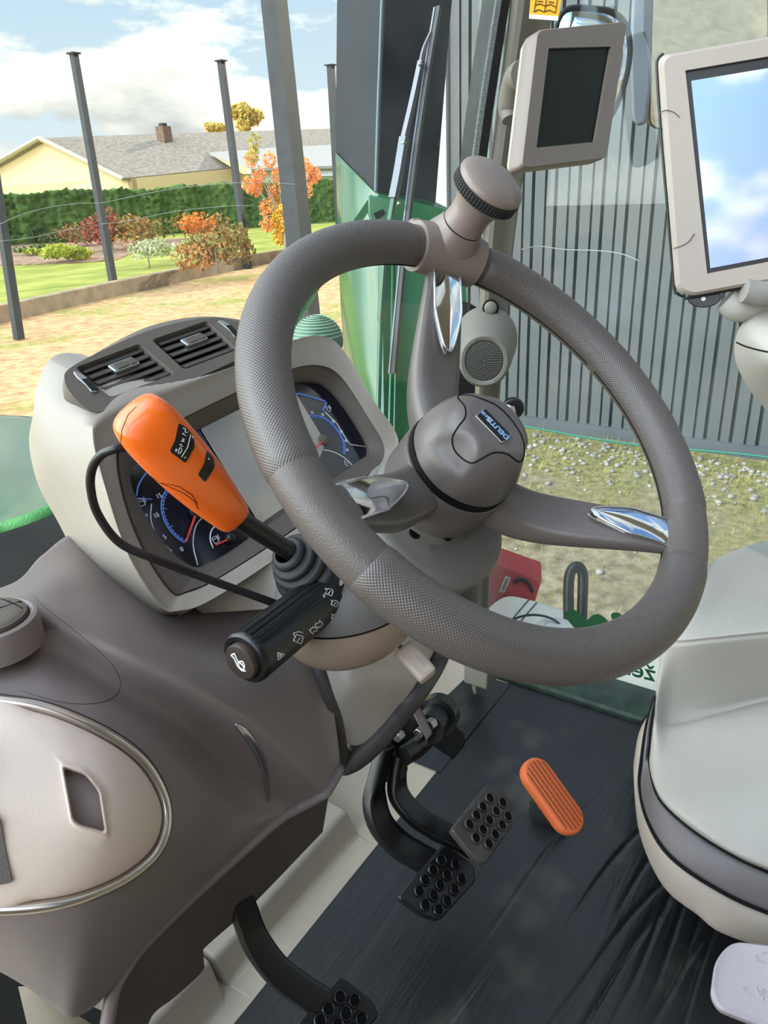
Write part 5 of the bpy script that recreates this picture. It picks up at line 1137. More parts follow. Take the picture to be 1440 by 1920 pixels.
# cab step area seen through the right window
tank = thing('step_tank', 'pale cream moulded tank with a round filler outside the right cab door', 'tank', P(1050, 1220, 1.9))
m_cream2 = material('cream white moulding', (222, 216, 200), rough=.4)
tk_ = tps([(915, 1150, 1.98), (945, 1120, 2.1), (1000, 1130, 2.05), (1080, 1150, 1.98), (1200, 1210, 1.78), (1260, 1240, 1.7), (920, 1260, 1.75), (1100, 1310, 1.6), (1230, 1330, 1.52), (1000, 1200, 1.88)])
m = shell_patch(tk_, [(905, 1150), (945, 1120), (990, 1124), (1080, 1152), (1160, 1180), (1290, 1215)], [(890, 1290), (940, 1290), (1000, 1285), (1080, 1280), (1160, 1290), (1290, 1320)], 40, 24, .2); m.build('body', m_cream2, tank, auto=50)
mb = MB()
for ln in ([(992, 1124), (960, 1162)], [(1006, 1130), (974, 1168)]): mb.tube([P(x, y, tk_(x, y) - .002) for x, y in smooth(ln + [(ln[1][0] - 20, ln[1][1] + 30)], 4)], .002, 6)
mb.build('panel_lines', m_under, tank)
cc = P(1042, 1178, tk_(1042, 1178) - .01); cfm = Frame(cc, V(1, 0, 0), V(0, 1, 0)); mb = MB(); mb.lathe(cfm, [(.05, -.03), (.05, .0), (.046, .004), (.030, .005), (.028, .001), (0, .002)], 40); mb.build('filler_cap', material('grey white cap', (188, 186, 178), rough=.5), tank, auto=40)
mb = MB(); mb.tube([P(1000 + 55 * math.cos(a), 1185 + 32 * math.sin(a), tk_(1000, 1170) - .02) for a in np.linspace(math.pi * 1.05, math.pi * 1.9, 20)], .003, 6); mb.build('cap_strap', m_stackl, tank)
box = thing('tool_box', 'red plastic tool case with steel latches beside the cream tank', 'case', P(950, 1125, 2.2))
m_redp = material('red plastic case', (170, 50, 52), rough=.4, bump=.1, scale=300)
b0 = P(998, 1125, 2.2); BX = Frame(b0, P(900, 1090, 2.2) - b0, V(0, 0, 1)); bl = .26
mb = MB(); mb.rings([[BX.pt(t, v, w) for v, w in roundpoly([(-.10, .0), (.0, .0), (.055, -.035), (.06, -.14), (.02, -.17), (-.10, -.17)], .012)] for t in (-.01, .0, bl)]) if BX.ez.dot(ray(950, 1110)) < 0 else mb.rings([[BX.pt(t, v, -w) for v, w in roundpoly([(-.10, .0), (.0, .0), (.055, -.035), (.06, -.14), (.02, -.17), (-.10, -.17)], .012)] for t in (-.01, .0, bl)])
bxo = mb.build('body', m_redp, box, bevel=.006, auto=40)
bbv = bvh_of(bxo)
mb = MB()
for q in ([(948, 1084), (944, 1100), (936, 1118)],):
    pts = [hit(bbv, x, y, .004) for x, y in q]; pts = [p for p in pts if p is not None]
    if len(pts) > 1: mb.tube(pts, .008, 6)
mb = MB(); lq = [P(948, 1080, 2.15), P(958, 1083, 2.15), P(946, 1112, 2.15), (P(936, 1110, 2.15))]; mb.prism(lq, unit(ray(948, 1096)) * .02); mb.build('latch', m_steel, box, bevel=.003)
mb = MB(); mb.tube(smooth([P(964, 1092, 2.2), P(975, 1086, 2.2), P(990, 1092, 2.2), P(1000, 1110, 2.2)], 5), .006, 8); mb.build('carry_handle', m_black, box)
hr_ = thing('grab_rail', 'black steel grab rail loop standing outside the right window', 'rail', P(1078, 1180, 1.95))
mb = MB(); mb.tube(smooth([P(1067, 1230, 1.95), P(1066, 1160, 1.95), P(1066, 1100, 1.95), P(1070, 1072, 1.95), P(1082, 1062, 1.95), P(1092, 1074, 1.95), P(1093, 1100, 1.95), P(1091, 1160, 1.95), P(1090, 1230, 1.95)], 6), .0135, 18); mb.build('tube', m_blackmet, hr_, auto=0)
sill = thing('door_sill', 'dark green painted door sill along the right edge of the mat', 'sill', V(1.25, .2, -.02))
mb = MB(); mb.box(XYZ, 1.2, 1.30, -.6, .64, -.14, .018); mb.build('sheet', material('dirty dark green paint', (34, 52, 40), rough=.6, var=.3, vscale=30), sill, bevel=.006)
gp = thing('corner_post', 'dark grey-green cab corner post below the column cover', 'post', P(905, 1240, 1.5))
mb = MB(); mb.tube([P(900, 1000, 1.44), P(896, 1120, 1.48), P(893, 1275, 1.52)], .019, 16); mb.build('tube', material('grey green post', (72, 84, 74), rough=.5), gp)
mb = MB(); mb.box(Frame(P(905, 1262, 1.42), V(1, 0, 0), V(0, 1, 0)), -.02, .03, -.02, .03, -.02, .03); mb.build('foot', m_pillard, gp, bevel=.004)

# ------------------------------------------------------------------ yard
def ground_mat():
    m = material('trampled yard soil', (150, 126, 92), rough=.95); nt = m.node_tree; b = nt.nodes['Principled BSDF']; b.inputs['Specular IOR Level'].default_value = .1
    tc = nt.nodes.new('ShaderNodeTexCoord')
    def noise(s, d=8, r=.6):
        n = nt.nodes.new('ShaderNodeTexNoise'); n.inputs['Scale'].default_value = s; n.inputs['Detail'].default_value = d; n.inputs['Roughness'].default_value = r; nt.links.new(tc.outputs['Object'], n.inputs['Vector']); return n.outputs['Fac']
    def ramp(src, st):
        r = nt.nodes.new('ShaderNodeValToRGB'); e = r.color_ramp.elements
        while len(e) < len(st): e.new(.5)
        for i, (p, c) in enumerate(st): e[i].position = p; e[i].color = lin(c)
        nt.links.new(src, r.inputs['Fac']); return r.outputs['Color']
    def mixc(f, a, c):
        x = nt.nodes.new('ShaderNodeMix'); x.data_type = 'RGBA'; nt.links.new(f, x.inputs['Factor']); nt.links.new(a, x.inputs['A']); nt.links.new(c, x.inputs['B']); return x.outputs['Result']
    sand = ramp(noise(5), [(.3, (156, 116, 80)), (.5, (188, 152, 110)), (.7, (206, 176, 134))])
    dirt = ramp(noise(9), [(.3, (104, 92, 70)), (.5, (142, 128, 98)), (.7, (168, 154, 122))])
    grass = ramp(noise(14), [(.3, (96, 92, 56)), (.5, (138, 128, 80)), (.72, (172, 156, 108))])
    # grassy strip near the shed (X > 5), sand elsewhere
    sx = nt.nodes.new('ShaderNodeSeparateXYZ'); nt.links.new(tc.outputs['Object'], sx.inputs[0])
    mr = nt.nodes.new('ShaderNodeMapRange'); mr.inputs['From Min'].default_value = 7.5; mr.inputs['From Max'].default_value = 5.0; nt.links.new(sx.outputs['Y'], mr.inputs['Value'])
    nearf = mr.outputs[0]
    g2 = nt.nodes.new('ShaderNodeMath'); g2.operation = 'MULTIPLY_ADD'; nt.links.new(noise(1.1, 5), g2.inputs[0]); g2.inputs[1].default_value = 1.0
    mr2 = nt.nodes.new('ShaderNodeMapRange'); mr2.inputs['From Min'].default_value = 3.2; mr2.inputs['From Max'].default_value = 8.0; mr2.inputs['To Min'].default_value = -.35; mr2.inputs['To Max'].default_value = .3; nt.links.new(sx.outputs['X'], mr2.inputs['Value']); nt.links.new(mr2.outputs[0], g2.inputs[2])
    def sharp(src, a, b):
        q = nt.nodes.new('ShaderNodeMapRange'); q.inputs['From Min'].default_value = a; q.inputs['From Max'].default_value = b; nt.links.new(src, q.inputs['Value']); return q.outputs[0]
    right = mixc(sharp(g2.outputs[0], .42, .58), dirt, grass)
    lf2 = mixc(sharp(noise(.55, 6), .52, .62), sand, ramp(noise(10), [(.3, (120, 120, 60)), (.7, (176, 164, 100))]))
    nt.links.new(mixc(nearf, lf2, right), b.inputs['Base Color'])
    k = nt.nodes.new('ShaderNodeBump'); k.inputs['Strength'].default_value = .6; k.inputs['Distance'].default_value = .03; nt.links.new(noise(12, 8, .7), k.inputs['Height']); nt.links.new(k.outputs['Normal'], b.inputs['Normal'])
    return m
mb = MB(); mb.box(XYZ, -60, 110, -40, 120, GZ - .3, GZ); gnd = struct(mb.build('ground', ground_mat(), smooth=False), 'sandy yard ground with trampled grass')
# kerb, lawn
kp = [V(-2, 13.2, 0), V(5.5, 15.5, 0), V(9.8, 16.65, 0), V(13.7, 17.6, 0), V(20.4, 18.9, 0), V(26, 19.6, 0), V(40, 21.5, 0)]
LZ = GZ + .34
m_lawn = material('sunlit lawn', (128, 136, 58), rough=.9, rgb2=(158, 158, 80), vscale=.9, bump=.5, scale=40, spec=.1)
o = [V(p[0], p[1], LZ - .5) for p in kp] + [V(60, 70, LZ - .5), V(-10, 70, LZ - .5)]
mb = MB(); mb.prism([q - V(0, 0, 0) for q in o], V(0, 0, .5)); lawn = struct(mb.build('lawn', m_lawn, smooth=False), 'sunlit green lawn beyond the concrete kerb')
kerb = thing('concrete_kerb', 'long weathered concrete kerb wall retaining the lawn', 'kerb', kp[2] + V(0, 0, GZ))
kd = [unit(np.gradient(np.array(kp), axis=0)[i]) for i in range(len(kp))]; rows = []
for p, t in zip(kp, kd):
    nrm = V(t[1], -t[0], 0); rows.append([p + nrm * a + V(0, 0, z) for a, z in ((.16, GZ), (.16, LZ + .02), (.14, LZ + .04), (-.08, LZ + .04), (-.08, GZ))])
mb = MB(); mb.rings(rows); mb.build('wall', material('weathered concrete', (146, 128, 104), rough=.9, var=.1, vscale=3, bump=.4, scale=20), kerb, auto=30)
# tall steel posts along the kerb
m_post = material('weathered steel post', (28, 29, 27), rough=.7, metal=0, var=.2, vscale=6)
def post(px0, px1, d, w, label, h=None, grp='tall steel posts along the kerb'):
    b_ = PL(*px0, V(0, 0, GZ + .02), V(0, 0, 1)) if d is None else P(*px0, d)
    dd = float(MC.T[2] @ (b_ - CAM)); t_ = P(*px1, dd)
    t_[2] = max(t_[2], b_[2] + 2)
    o = thing('fence_post', label, 'post', b_, grp)
    m = MB(); rows = []
    for p in (b_, b_ * .5 + t_ * .5, t_): rows.append([p + V(a * w, b * w, 0) for a, b in ((-1, -1), (1, -1), (1, -.6), (-.3, -.6), (-.3, .6), (1, .6), (1, 1), (-1, 1))])
    m.rings(rows); m.build('profile', m_post, o, auto=20)
    m = MB(); m.box(Frame(t_, V(1, 0, 0), V(0, 1, 0)), -w * 1.6, w * 1.6, -w * 1.6, w * 1.6, -.02, .02); m.build('head_plate', m_post, o)
    return o
post((216, 552), (138, 100), None, .085, 'dark steel post standing in front of the cream house gable')
post((465, 503), (414, 114), None, .095, 'dark steel post left of the orange tree')
post((36, 636), (-22, 250), None, .075, 'dark steel post at the left picture edge')
post((640, 478), (620, 122), None, .11, 'thin steel post just left of the exhaust column')
post((578, 612), (500, -130), 9.0, .11, 'thick grey-green steel post in front of the orange tree')
# hedge
m_hedge = material('clipped thuja hedge', (62, 92, 46), rough=.9, rgb2=(104, 128, 66), vscale=3.5, bump=.8, scale=8, detail=8, aniso=(1, 1, .12), spec=.1)
hA = P(-260, 366, 33.); hB = P(760, 320, 47.); hd = unit((hB - hA) * V(1, 1, 0)); hn_ = V(hd[1], -hd[0], 0)
hedge = thing('hedge', 'long clipped dark green hedge in front of the cream house', 'hedge', V(hA[0], hA[1], LZ))
hl_ = np.linalg.norm((hB - hA)[:2]); rows = []; hrng = np.random.default_rng(5); nj = 220
ht = lambda s: .95 + .06 * math.sin(s * .9) + .05 * math.sin(s * 2.3 + 1)
wob = hrng.normal(0, 1, (nj, 30))
for i, (a, z) in enumerate([(0, 0)] + [(0, k) for k in np.linspace(.05, 1, 22)] + [(-.4, 1.0), (-.9, .98), (-1.3, .9), (-1.3, 0)]):
    r = []
    for j in range(nj):
        s = hl_ * j / (nj - 1); top = ht(s) - LZ
        b_ = V(hA[0], hA[1], 0) + hd * s + hn_ * (a * -1 * -1 + .10 * wob[j, i] * (1 if 0 < i < 23 else .3) + .12 * math.sin(s * 3.1 + math.sin(s)))
        r.append(V(b_[0], b_[1], LZ + top * z + (.05 * wob[j, i] if i > 20 else 0)))
    rows.append(r)
mb = MB(); mb.grid(rows); mb.build('foliage', m_hedge, hedge, auto=0)
# houses
m_wall = material('cream rendered wall', (214, 186, 140), rough=.85, bump=.1, scale=30)
m_roof = material('grey corrugated roof', (140, 128, 114), rough=.8, var=.1, vscale=4)
def roof_waves(m, sc):
    nt = m.node_tree; b = nt.nodes['Principled BSDF']; tc = nt.nodes.new('ShaderNodeUVMap') if False else nt.nodes.new('ShaderNodeTexCoord'); w = nt.nodes.new('ShaderNodeTexWave'); w.inputs['Scale'].default_value = sc; nt.links.new(tc.outputs['Object'], w.inputs['Vector'])
    k = nt.nodes.new('ShaderNodeBump'); k.inputs['Strength'].default_value = .5; k.inputs['Distance'].default_value = .05; nt.links.new(w.outputs['Fac'], k.inputs['Height']); nt.links.new(k.outputs['Normal'], b.inputs['Normal'])
roof_waves(m_roof, 6)
house = thing('house', 'cream house with a long grey roof and brick chimney behind the hedge', 'house', P(250, 420, 52))
Kc = P(232, 336, 50); Lc = P(-95, 356, 54); Pk = P(75, 262, 52); Rb = P(640, 243, 62); Ec = P(700, 290, 58)
dn_ = lambda p: V(p[0], p[1], GZ)
mb = MB(); inset = unit(Ec - Kc) * .5
g = [dn_(Lc) + inset, dn_(Kc) + inset, Kc + inset, Pk + inset - V(0, 0, .1), Lc + inset]
mb.prism(g, unit(Ec - Kc) * .3); mb.build('gable_wall', m_wall, house)
mb = MB(); mb.prism([dn_(Kc) + inset, dn_(Ec), Ec, Kc + inset], unit(Lc - Kc) * .3); mb.build('side_wall', m_wall, house)
def slab(q, t, name, mat, parent): m = MB(); n = unit(np.cross(q[1] - q[0], q[2] - q[0])); n = n if n[2] > 0 else -n; m.prism(q, -n * t); return m.build(name, mat, parent, smooth=False)
slab([Kc + V(0, 0, .06), Ec + V(0, 0, .06), Rb + V(0, 0, .1), Pk + V(0, 0, .12)], .16, 'roof', m_roof, house)
slab([Lc + V(0, 0, .06), Pk + V(0, 0, .12), Rb + V(0, 0, .1), Rb + (Lc - Pk) + V(0, 0, .1)], .16, 'roof', m_roof, house)
bt_ = [Lc - unit(Ec - Kc) * .05, Pk - unit(Ec - Kc) * .05 + V(0, 0, .1), Kc - unit(Ec - Kc) * .05]
mb = MB(); mb.tube([bt_[0], bt_[1]], .16, 4); mb.tube([bt_[1], bt_[2]], .16, 4); mb.build('barge_board', material('pale barge board', (196, 184, 150), rough=.7), house)
ch = P(309, 262, 54.5); CF = Frame(ch, V(1, 0, 0), V(0, 1, 0))
mb = MB(); mb.box(CF, -.38, .38, -.38, .38, -.5, .85); chm = mb.build('chimney', material('brown brick chimney', (112, 86, 70), rough=.9, var=.2, vscale=8), house)
mb = MB(); mb.box(CF, -.2, .2, -.2, .2, .85, 1.05); mb.build('chimney_pot', m_post, chm)
wing = thing('house_wing', 'low grey-roofed house wing right of the long roof, beside the orange tree', 'house', P(540, 330, 48))
slab([P(382, 283, 55), P(470, 316, 47), P(700, 308, 47), P(700, 268, 58)], .15, 'roof', material('grey green roof', (150, 146, 140), rough=.8), wing)
slab([P(383, 283, 54.9), P(470, 318, 46.9), P(470, 326, 46.9), P(455, 326, 49)], .1, 'gable_board', m_wall, wing)
mb = MB(); mb.prism([dn_(P(475, 316, 48)), dn_(P(700, 306, 48)), P(700, 306, 48), P(475, 314, 48)], V(0, .3, 0)); mb.build('wall', material('pale wing wall', (206, 200, 184), rough=.8), wing)
mb = MB(); mb.prism([P(575, 322, 47.7), P(700, 317, 47.7), P(700, 327, 47.7), P(575, 331, 47.7)], V(0, .1, 0)); mb.build('gutter', m_white, wing)
shed2 = thing('far_roof', 'dark low roof at the far left beside the cream gable', 'roof', P(-20, 350, 60))
slab([P(-90, 345, 62), P(-20, 316, 60), P(20, 324, 60), P(-20, 352, 58)], .15, 'roof', material('dark slate roof', (96, 100, 104), rough=.8), shed2)
mb = MB(); mb.prism([dn_(P(-80, 350, 61)), dn_(P(-10, 345, 60)), P(-10, 345, 60), P(-80, 350, 61)], V(0, .3, 0)); mb.build('wall', m_wall, shed2)

# ------------------------------------------------------------------ plants
def leafmat(name, a, b, vs=2.0): return material(name, a, rough=.8, rgb2=b, vscale=vs, spec=.15)
def leaves(clumps, n, size, mat, name, parent, seed=0, up=.0):
    g = np.random.default_rng(seed); m = MB(); tot = sum(r[1] * r[2] * r[3] if len(r) > 3 else r[1] ** 3 for r in clumps)
    for c in clumps:
        ctr = np.asarray(c[0], float); rx, ry, rz = (c[1], c[2], c[3]) if len(c) > 3 else (c[1],) * 3
        k = max(8, int(n * rx * ry * rz / tot))
        for _ in range(k):
            d = unit(g.normal(size=3)); rad = g.uniform(.35, 1) ** .5; p = ctr + d * rad * V(rx, ry, rz)
            a = unit(g.normal(size=3) + V(0, 0, up)); b = unit(np.cross(a, g.normal(size=3))); s = size * g.uniform(.6, 1.3); c_ = np.cross(a, b)
            m.add([p - a * s, p + b * s * .55 + c_ * s * .12, p + a * s, p - b * s * .55 + c_ * s * .12], [(0, 1, 2, 3)])
    return m.build(name, mat, parent, auto=0)
def trunk(a, b, r0, r1, mat, parent, name='trunk'):
    m = MB(); m.tube(smooth([a, a * .5 + b * .5 + V(.03, .02, 0), b], 4), [r0, r1], 8); return m.build(name, mat, parent, auto=0)
m_bark = material('grey bark', (150, 140, 124), rough=.9)
tree = thing('autumn_tree', 'small tree with orange and yellow autumn leaves on the lawn', 'tree', P(537, 468, 27))
d0 = 27.; tp0 = P(537, 462, d0)
trunk(P(537, 470, d0), P(527, 330, d0), .07, .03, m_bark, tree)
brs = [((470, 300), 'o'), ((487, 330), 'o'), ((480, 350), 'o'), ((505, 300), 'o'), ((520, 330), 'o'), ((498, 390), 'o'), ((478, 352), 'o'), ((570, 310), 'o'), ((583, 325), 'o'), ((575, 355), 'o'), ((562, 375), 'o'), ((500, 420), 'o'), ((545, 300), 'o'), ((510, 360), 'o'), ((515, 385), 'y'), ((530, 400), 'y'), ((535, 430), 'y'), ((525, 445), 'y'), ((520, 415), 'y'), ((548, 390), 'y'), ((545, 420), 'y'), ((535, 350), 'y'), ((550, 340), 'o'), ((465, 345), 'o'), ((590, 330), 'o'), ((478, 265), 'g'), ((474, 290), 'g')]
g_ = np.random.default_rng(4)
for key, mt in (('o', leafmat('orange leaves', (236, 142, 80), (250, 190, 122))), ('y', leafmat('yellow leaves', (224, 168, 40), (244, 202, 80))), ('g', leafmat('olive leaves', (168, 160, 70), (206, 190, 96)))):
    cl_ = [(P(x, y, d0 + g_.uniform(-.5, .5)), .23, .26, .30) for (x, y), k in brs if k == key]
    leaves(cl_, 2600 if key != 'g' else 240, .06, mt, 'crown', tree, seed=ord(key))
mb = MB()
for (x, y), k in brs[::2]: mb.tube(smooth([P(532, 420, d0), P((x + 532) / 2, (y + 400) / 2 + 8, d0), P(x, y, d0)], 4), [.025, .008], 6)
mb.build('branches', m_bark, tree)
def bush(px, d, w, h, mats, label, name='garden_bush', n=700, size=.09, seed=1, clumps=5, stem=True, base=None):
    b_ = PL(px[0], px[1], V(0, 0, LZ), V(0, 0, 1)) if d is None else P(*px, d)
    b_[2] = LZ; o = thing(name, label, 'bush', b_, None); g = np.random.default_rng(seed)
    for i, mt in enumerate(mats):
        cl_ = [(b_ + V(g.uniform(-.5, .5) * w, g.uniform(-.5, .5) * w, h * g.uniform(.3, .72)), w * .34, w * .34, h * .32) for _ in range(clumps)]
        leaves(cl_, n // len(mats), size, mt, 'foliage', o, seed=seed + i)
    if stem: trunk(b_, b_ + V(0, 0, h * .5), .03, .015, m_bark, o, 'stem')
    return o
yg = leafmat('yellow green leaves', (150, 158, 40), (196, 196, 84)); sg2 = leafmat('silver green leaves', (150, 158, 110), (206, 208, 170)); rb = leafmat('russet leaves', (150, 104, 58), (188, 140, 80)); rd = leafmat('dull red leaves', (140, 74, 60), (170, 104, 80)); ol = leafmat('olive brown leaves', (112, 104, 56), (150, 132, 76)); dg = leafmat('dark green leaves', (58, 82, 44), (96, 112, 60))
bush((128, 490), None, 1.5, .62, [yg], 'low yellow-green bush in the flower bed left of the steel post', n=800, seed=11)
bush((76, 478), None, 1.2, .42, [yg, dg], 'small pale green bush at the far left of the flower bed', n=400, seed=12)
bush((280, 502), None, .95, .85, [sg2], 'whitish-green round shrub alone on the lawn', n=700, size=.06, seed=13)
bush((348, 486), None, 1.1, .75, [sg2, yg], 'silvery open shrub left of the big russet bush', n=500, size=.07, seed=14)
bush((408, 508), None, 1.7, 1.25, [rb, ol], 'big russet-brown bush right beside the lawn kerb', n=1700, size=.08, seed=15)
bush((378, 448), None, 1.8, 1.2, [rb, leafmat('bright orange leaves', (222, 128, 60), (238, 160, 84))], 'orange-brown bush in front of the hedge', n=800, seed=16)
bush((270, 466), None, 1.9, 1.4, [ol, rb], 'olive-brown bush before the middle of the hedge', n=900, seed=17)
bush((212, 470), None, 1.2, 1.6, [rd], 'dull red bush just behind the steel post', n=800, seed=18)
bush((172, 462), None, 1.6, 1.2, [ol, rd], 'brownish bush between hedge and flower bed', n=700, seed=19)
bush((110, 455), None, 1.8, .8, [dg, ol], 'dark green bush at the hedge foot on the left', n=500, seed=20)
def far_tree(px, d, rx, rz, mt, label, seed):
    c = P(*px, d); o = thing('far_tree', label, 'tree', dn_(c)); g = np.random.default_rng(seed)
    leaves([(c + V(g.uniform(-.6, .6) * rx, g.uniform(-.6, .6) * rx, g.uniform(-.6, .6) * rz), rx * .5, rx * .5, rz * .5) for _ in range(9)], 1500, .28, mt, 'crown', o, seed); trunk(dn_(c), c, .3, .15, m_bark, o)
ylw = leafmat('yellow autumn crown', (190, 168, 84), (222, 200, 120))
far_tree((460, 222), 85, 1.7, 1.4, ylw, 'rounded yellow tree crown rising above the house roof', 31)
far_tree((404, 240), 90, 1.5, .5, ylw, 'low yellow tree top just above the roof ridge', 32)
# brown flower bed strip
mb = MB(); bp = [PL(x, y, V(0, 0, LZ + .02), V(0, 0, 1)) for x, y in ((-60, 500), (60, 496), (150, 492), (215, 488), (260, 470), (420, 452), (420, 444), (-60, 462))]; mb.prism([p - V(0, 0, .05) for p in bp], V(0, 0, .06)); struct(mb.build('flower_bed', material('brown bed soil', (128, 100, 78), rough=.95, var=.3, vscale=4), smooth=False), 'brown flower bed soil before the hedge')

# ------------------------------------------------------------------ steel shed on the right
shed = thing('steel_shed', 'tall grey corrugated steel shed wall along the right side of the yard', 'shed', V(7.7, 1, GZ))
m_steelw = material('grey green cladding', (86, 90, 88), rough=.5, var=.04, vscale=2, spec=.4)
prof = []; y = -3.2; per = .235
while y < 4.25:
    prof += [(0, y), (.0, y + .085), (.10, y + .090), (.10, y + .114), (.0, y + .119), (.0, y + .195), (.05, y + .198), (.05, y + .216), (.0, y + .219)]; y += per
prof.append((0, 4.25))
SHH = 8.5
mb = MB(); mb.grid([[V(7.7 + dx, yy, z) for dx, yy in prof] for z in (GZ + .12, GZ + SHH)]); mb.grid([[V(7.9 , yy, z) for dx, yy in (prof[0], prof[-1])] for z in (GZ + .12, GZ + SHH)])
mb.box(XYZ, 7.78, 7.9, -3.2, 4.25, GZ + .12, GZ + SHH); mb.build('cladding', m_steelw, shed, smooth=False)
mb = MB(); mb.box(XYZ, 7.66, 7.9, -3.2, 4.3, GZ, GZ + .12); mb.build('plinth', material('grey plinth flashing', (82, 87, 88), rough=.6), shed)
mb = MB(); mb.box(XYZ, 7.66, 7.78, 4.2, 4.33, GZ, GZ + SHH); mb.build('corner_trim', material('pale corner flashing', (176, 178, 176), rough=.5), shed)
# green twine along the shed foot
tw = [V(7.35 + .05 * math.sin(y * 1.1), y, GZ + .10 + .03 * math.sin(y * 2.3)) for y in np.linspace(4.0, -2.5, 60)]
mb = MB(); mb.tube(tw, .012, 6); tag(mb.build('garden_hose', material('turquoise hose', (34, 110, 88), rough=.5), auto=0), 'thin turquoise hose lying along the foot of the steel shed', 'hose')
# pebbles and grass tufts
def scatter_stones():
    g = np.random.default_rng(9); m = MB()
    for _ in range(700):
        x = 7.5 - abs(g.normal(0, .55)); yy = g.uniform(-1.6, 4.1); r = g.uniform(.010, .034)
        if g.random() < .12: x = g.uniform(4.5, 7.4)
        m.sphere(Frame(V(x, yy, GZ + r * .3), V(1, 0, 0), V(0, 1, 0)), r * g.uniform(.8, 1.4), r, r * .6, 7, 5)
    return m.build('gravel', material('pale pebbles', (170, 162, 148), rough=.8, rgb2=(122, 114, 102), vscale=3), auto=0)
tag(scatter_stones(), 'pale pebbles strewn along the foot of the steel shed', 'gravel', kind='stuff')
def tufts():
    g = np.random.default_rng(10); m = MB()
    for _ in range(5200):
        x = 7.6 - abs(g.normal(0, 1.1)) if g.random() < .75 else g.uniform(2.5, 7.4); yy = g.uniform(-2, 4.6); h = g.uniform(.02, .075) * (1.3 if x > 7.2 else 1); a = g.uniform(0, 6.28); w = .004
        p = V(x, yy, GZ); t = V(math.cos(a), math.sin(a), 0); b = V(-t[1], t[0], 0); m.add([p - b * w, p + b * w, p + t * h * .5 + V(0, 0, h)], [(0, 1, 2)])
    return m.build('grass', leafmat('yard grass blades', (116, 126, 50), (170, 164, 84)), auto=0, smooth=False)
tag(tufts(), 'short rough grass on the yard in front of the steel shed', 'grass', kind='stuff')
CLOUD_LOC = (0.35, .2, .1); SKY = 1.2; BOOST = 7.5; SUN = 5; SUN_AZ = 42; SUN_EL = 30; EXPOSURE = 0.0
# ------------------------------------------------------------------ sky and sun
wd = bpy.data.worlds.new('sky'); SC.world = wd; wd.use_nodes = True; nt = wd.node_tree; nt.nodes.clear()
wo = nt.nodes.new('ShaderNodeOutputWorld'); bg = nt.nodes.new('ShaderNodeBackground'); nt.links.new(bg.outputs[0], wo.inputs[0])
tc = nt.nodes.new('ShaderNodeTexCoord'); sx = nt.nodes.new('ShaderNodeSeparateXYZ'); nt.links.new(tc.outputs['Generated'], sx.inputs[0])
def rampn(stops, src):
    r = nt.nodes.new('ShaderNodeValToRGB'); e = r.color_ramp.elements
    while len(e) < len(stops): e.new(.5)
    for i, (p, c) in enumerate(stops): e[i].position = p; e[i].color = c
    nt.links.new(src, r.inputs['Fac']); return r
blue = rampn([(0, lin((232, 238, 242))), (.10, lin((214, 230, 244))), (.25, lin((184, 212, 240))), (.6, lin((130, 175, 228))), (1, lin((100, 148, 215)))], sx.outputs['Z'])
# flat-based cumulus: project the direction on a cloud deck, then fractal noise
mp = nt.nodes.new('ShaderNodeMapping'); mp.inputs['Scale'].default_value = (1, 1, 2.6); mp.inputs['Location'].default_value = CLOUD_LOC; nt.links.new(tc.outputs['Generated'], mp.inputs['Vector'])
n1 = nt.nodes.new('ShaderNodeTexNoise'); n1.inputs['Scale'].default_value = 4.2; n1.inputs['Detail'].default_value = 9; n1.inputs['Roughness'].default_value = .56; nt.links.new(mp.outputs[0], n1.inputs['Vector'])
cov = rampn([(.465, (0, 0, 0, 1)), (.525, (1, 1, 1, 1))], n1.outputs['Fac'])
mp2 = nt.nodes.new('ShaderNodeMapping'); mp2.inputs['Scale'].default_value = (1, 1, 2.6); mp2.inputs['Location'].default_value = tuple(np.array(CLOUD_LOC) + V(.03, -.02, .11)); nt.links.new(tc.outputs['Generated'], mp2.inputs['Vector'])
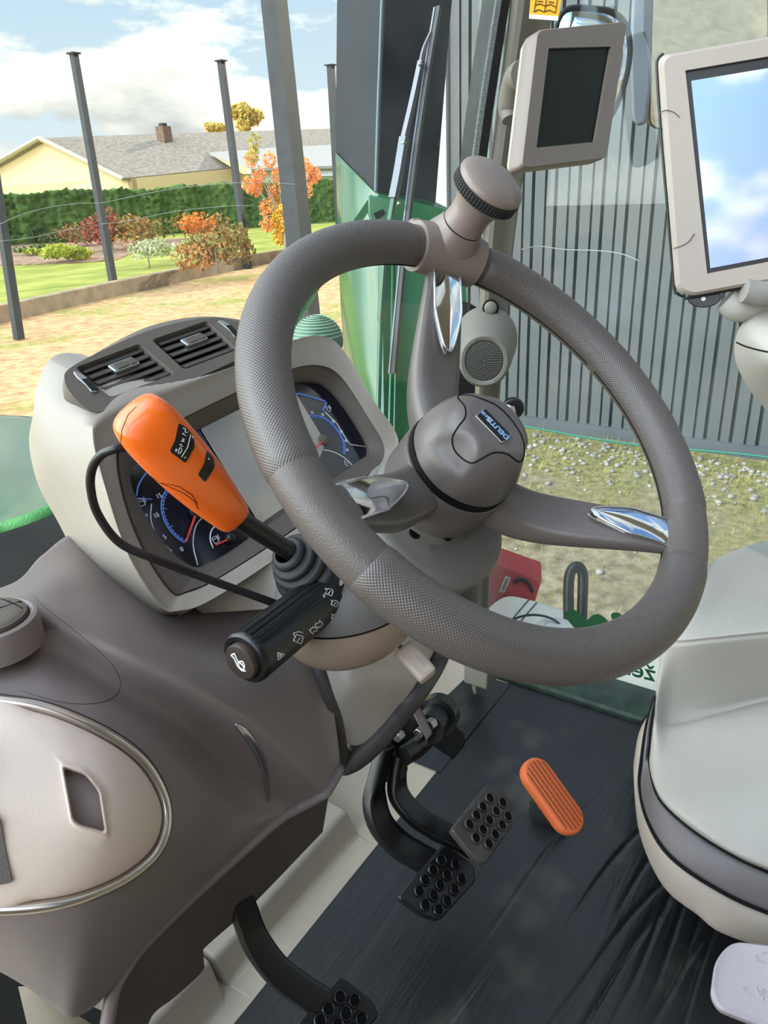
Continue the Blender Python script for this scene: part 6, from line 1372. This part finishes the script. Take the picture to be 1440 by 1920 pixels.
n2 = nt.nodes.new('ShaderNodeTexNoise'); n2.inputs['Scale'].default_value = 4.2; n2.inputs['Detail'].default_value = 9; n2.inputs['Roughness'].default_value = .56; nt.links.new(mp2.outputs[0], n2.inputs['Vector'])
shade = rampn([(.44, (1.25, 1.2, 1.1, 1)), (.56, lin((248, 244, 238))), (.66, lin((206, 204, 206))), (.8, lin((188, 188, 194)))], n2.outputs['Fac'])
mx = nt.nodes.new('ShaderNodeMix'); mx.data_type = 'RGBA'; nt.links.new(cov.outputs['Color'], mx.inputs['Factor']); nt.links.new(blue.outputs['Color'], mx.inputs['A']); nt.links.new(shade.outputs['Color'], mx.inputs['B'])
# unseen sky lobe to the left front, brightened to light the cab interior
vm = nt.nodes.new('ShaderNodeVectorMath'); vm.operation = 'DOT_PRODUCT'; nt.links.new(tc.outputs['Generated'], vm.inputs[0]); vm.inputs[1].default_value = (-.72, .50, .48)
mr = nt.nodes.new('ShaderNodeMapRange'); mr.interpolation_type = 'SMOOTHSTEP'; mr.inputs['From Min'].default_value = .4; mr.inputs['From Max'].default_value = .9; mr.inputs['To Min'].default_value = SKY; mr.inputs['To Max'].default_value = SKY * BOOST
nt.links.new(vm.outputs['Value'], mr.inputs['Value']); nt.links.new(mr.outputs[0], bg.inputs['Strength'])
nt.links.new(mx.outputs['Result'], bg.inputs['Color'])
sd = bpy.data.lights.new('sun', 'SUN'); sd.energy = SUN; sd.angle = math.radians(1.2); sd.color = (1, .93, .80)
so = bpy.data.objects.new('sun', sd); COL.objects.link(so)
az = math.radians(56 + SUN_AZ); el = math.radians(SUN_EL)
dv = Vector((math.sin(az) * math.cos(el), math.cos(az) * math.cos(el), math.sin(el)))
so.rotation_euler = dv.to_track_quat('Z', 'Y').to_euler(); so.location = (6, 4, 9)
SC.view_settings.view_transform = 'Standard'; SC.view_settings.look = 'None'; SC.view_settings.gamma = 1; SC.view_settings.use_curve_mapping = False
SC.view_settings.exposure = EXPOSURE
SC.cycles.use_denoising = True; SC.cycles.max_bounces = 8; SC.cycles.transparent_max_bounces = 16; SC.cycles.sample_clamp_indirect = 6
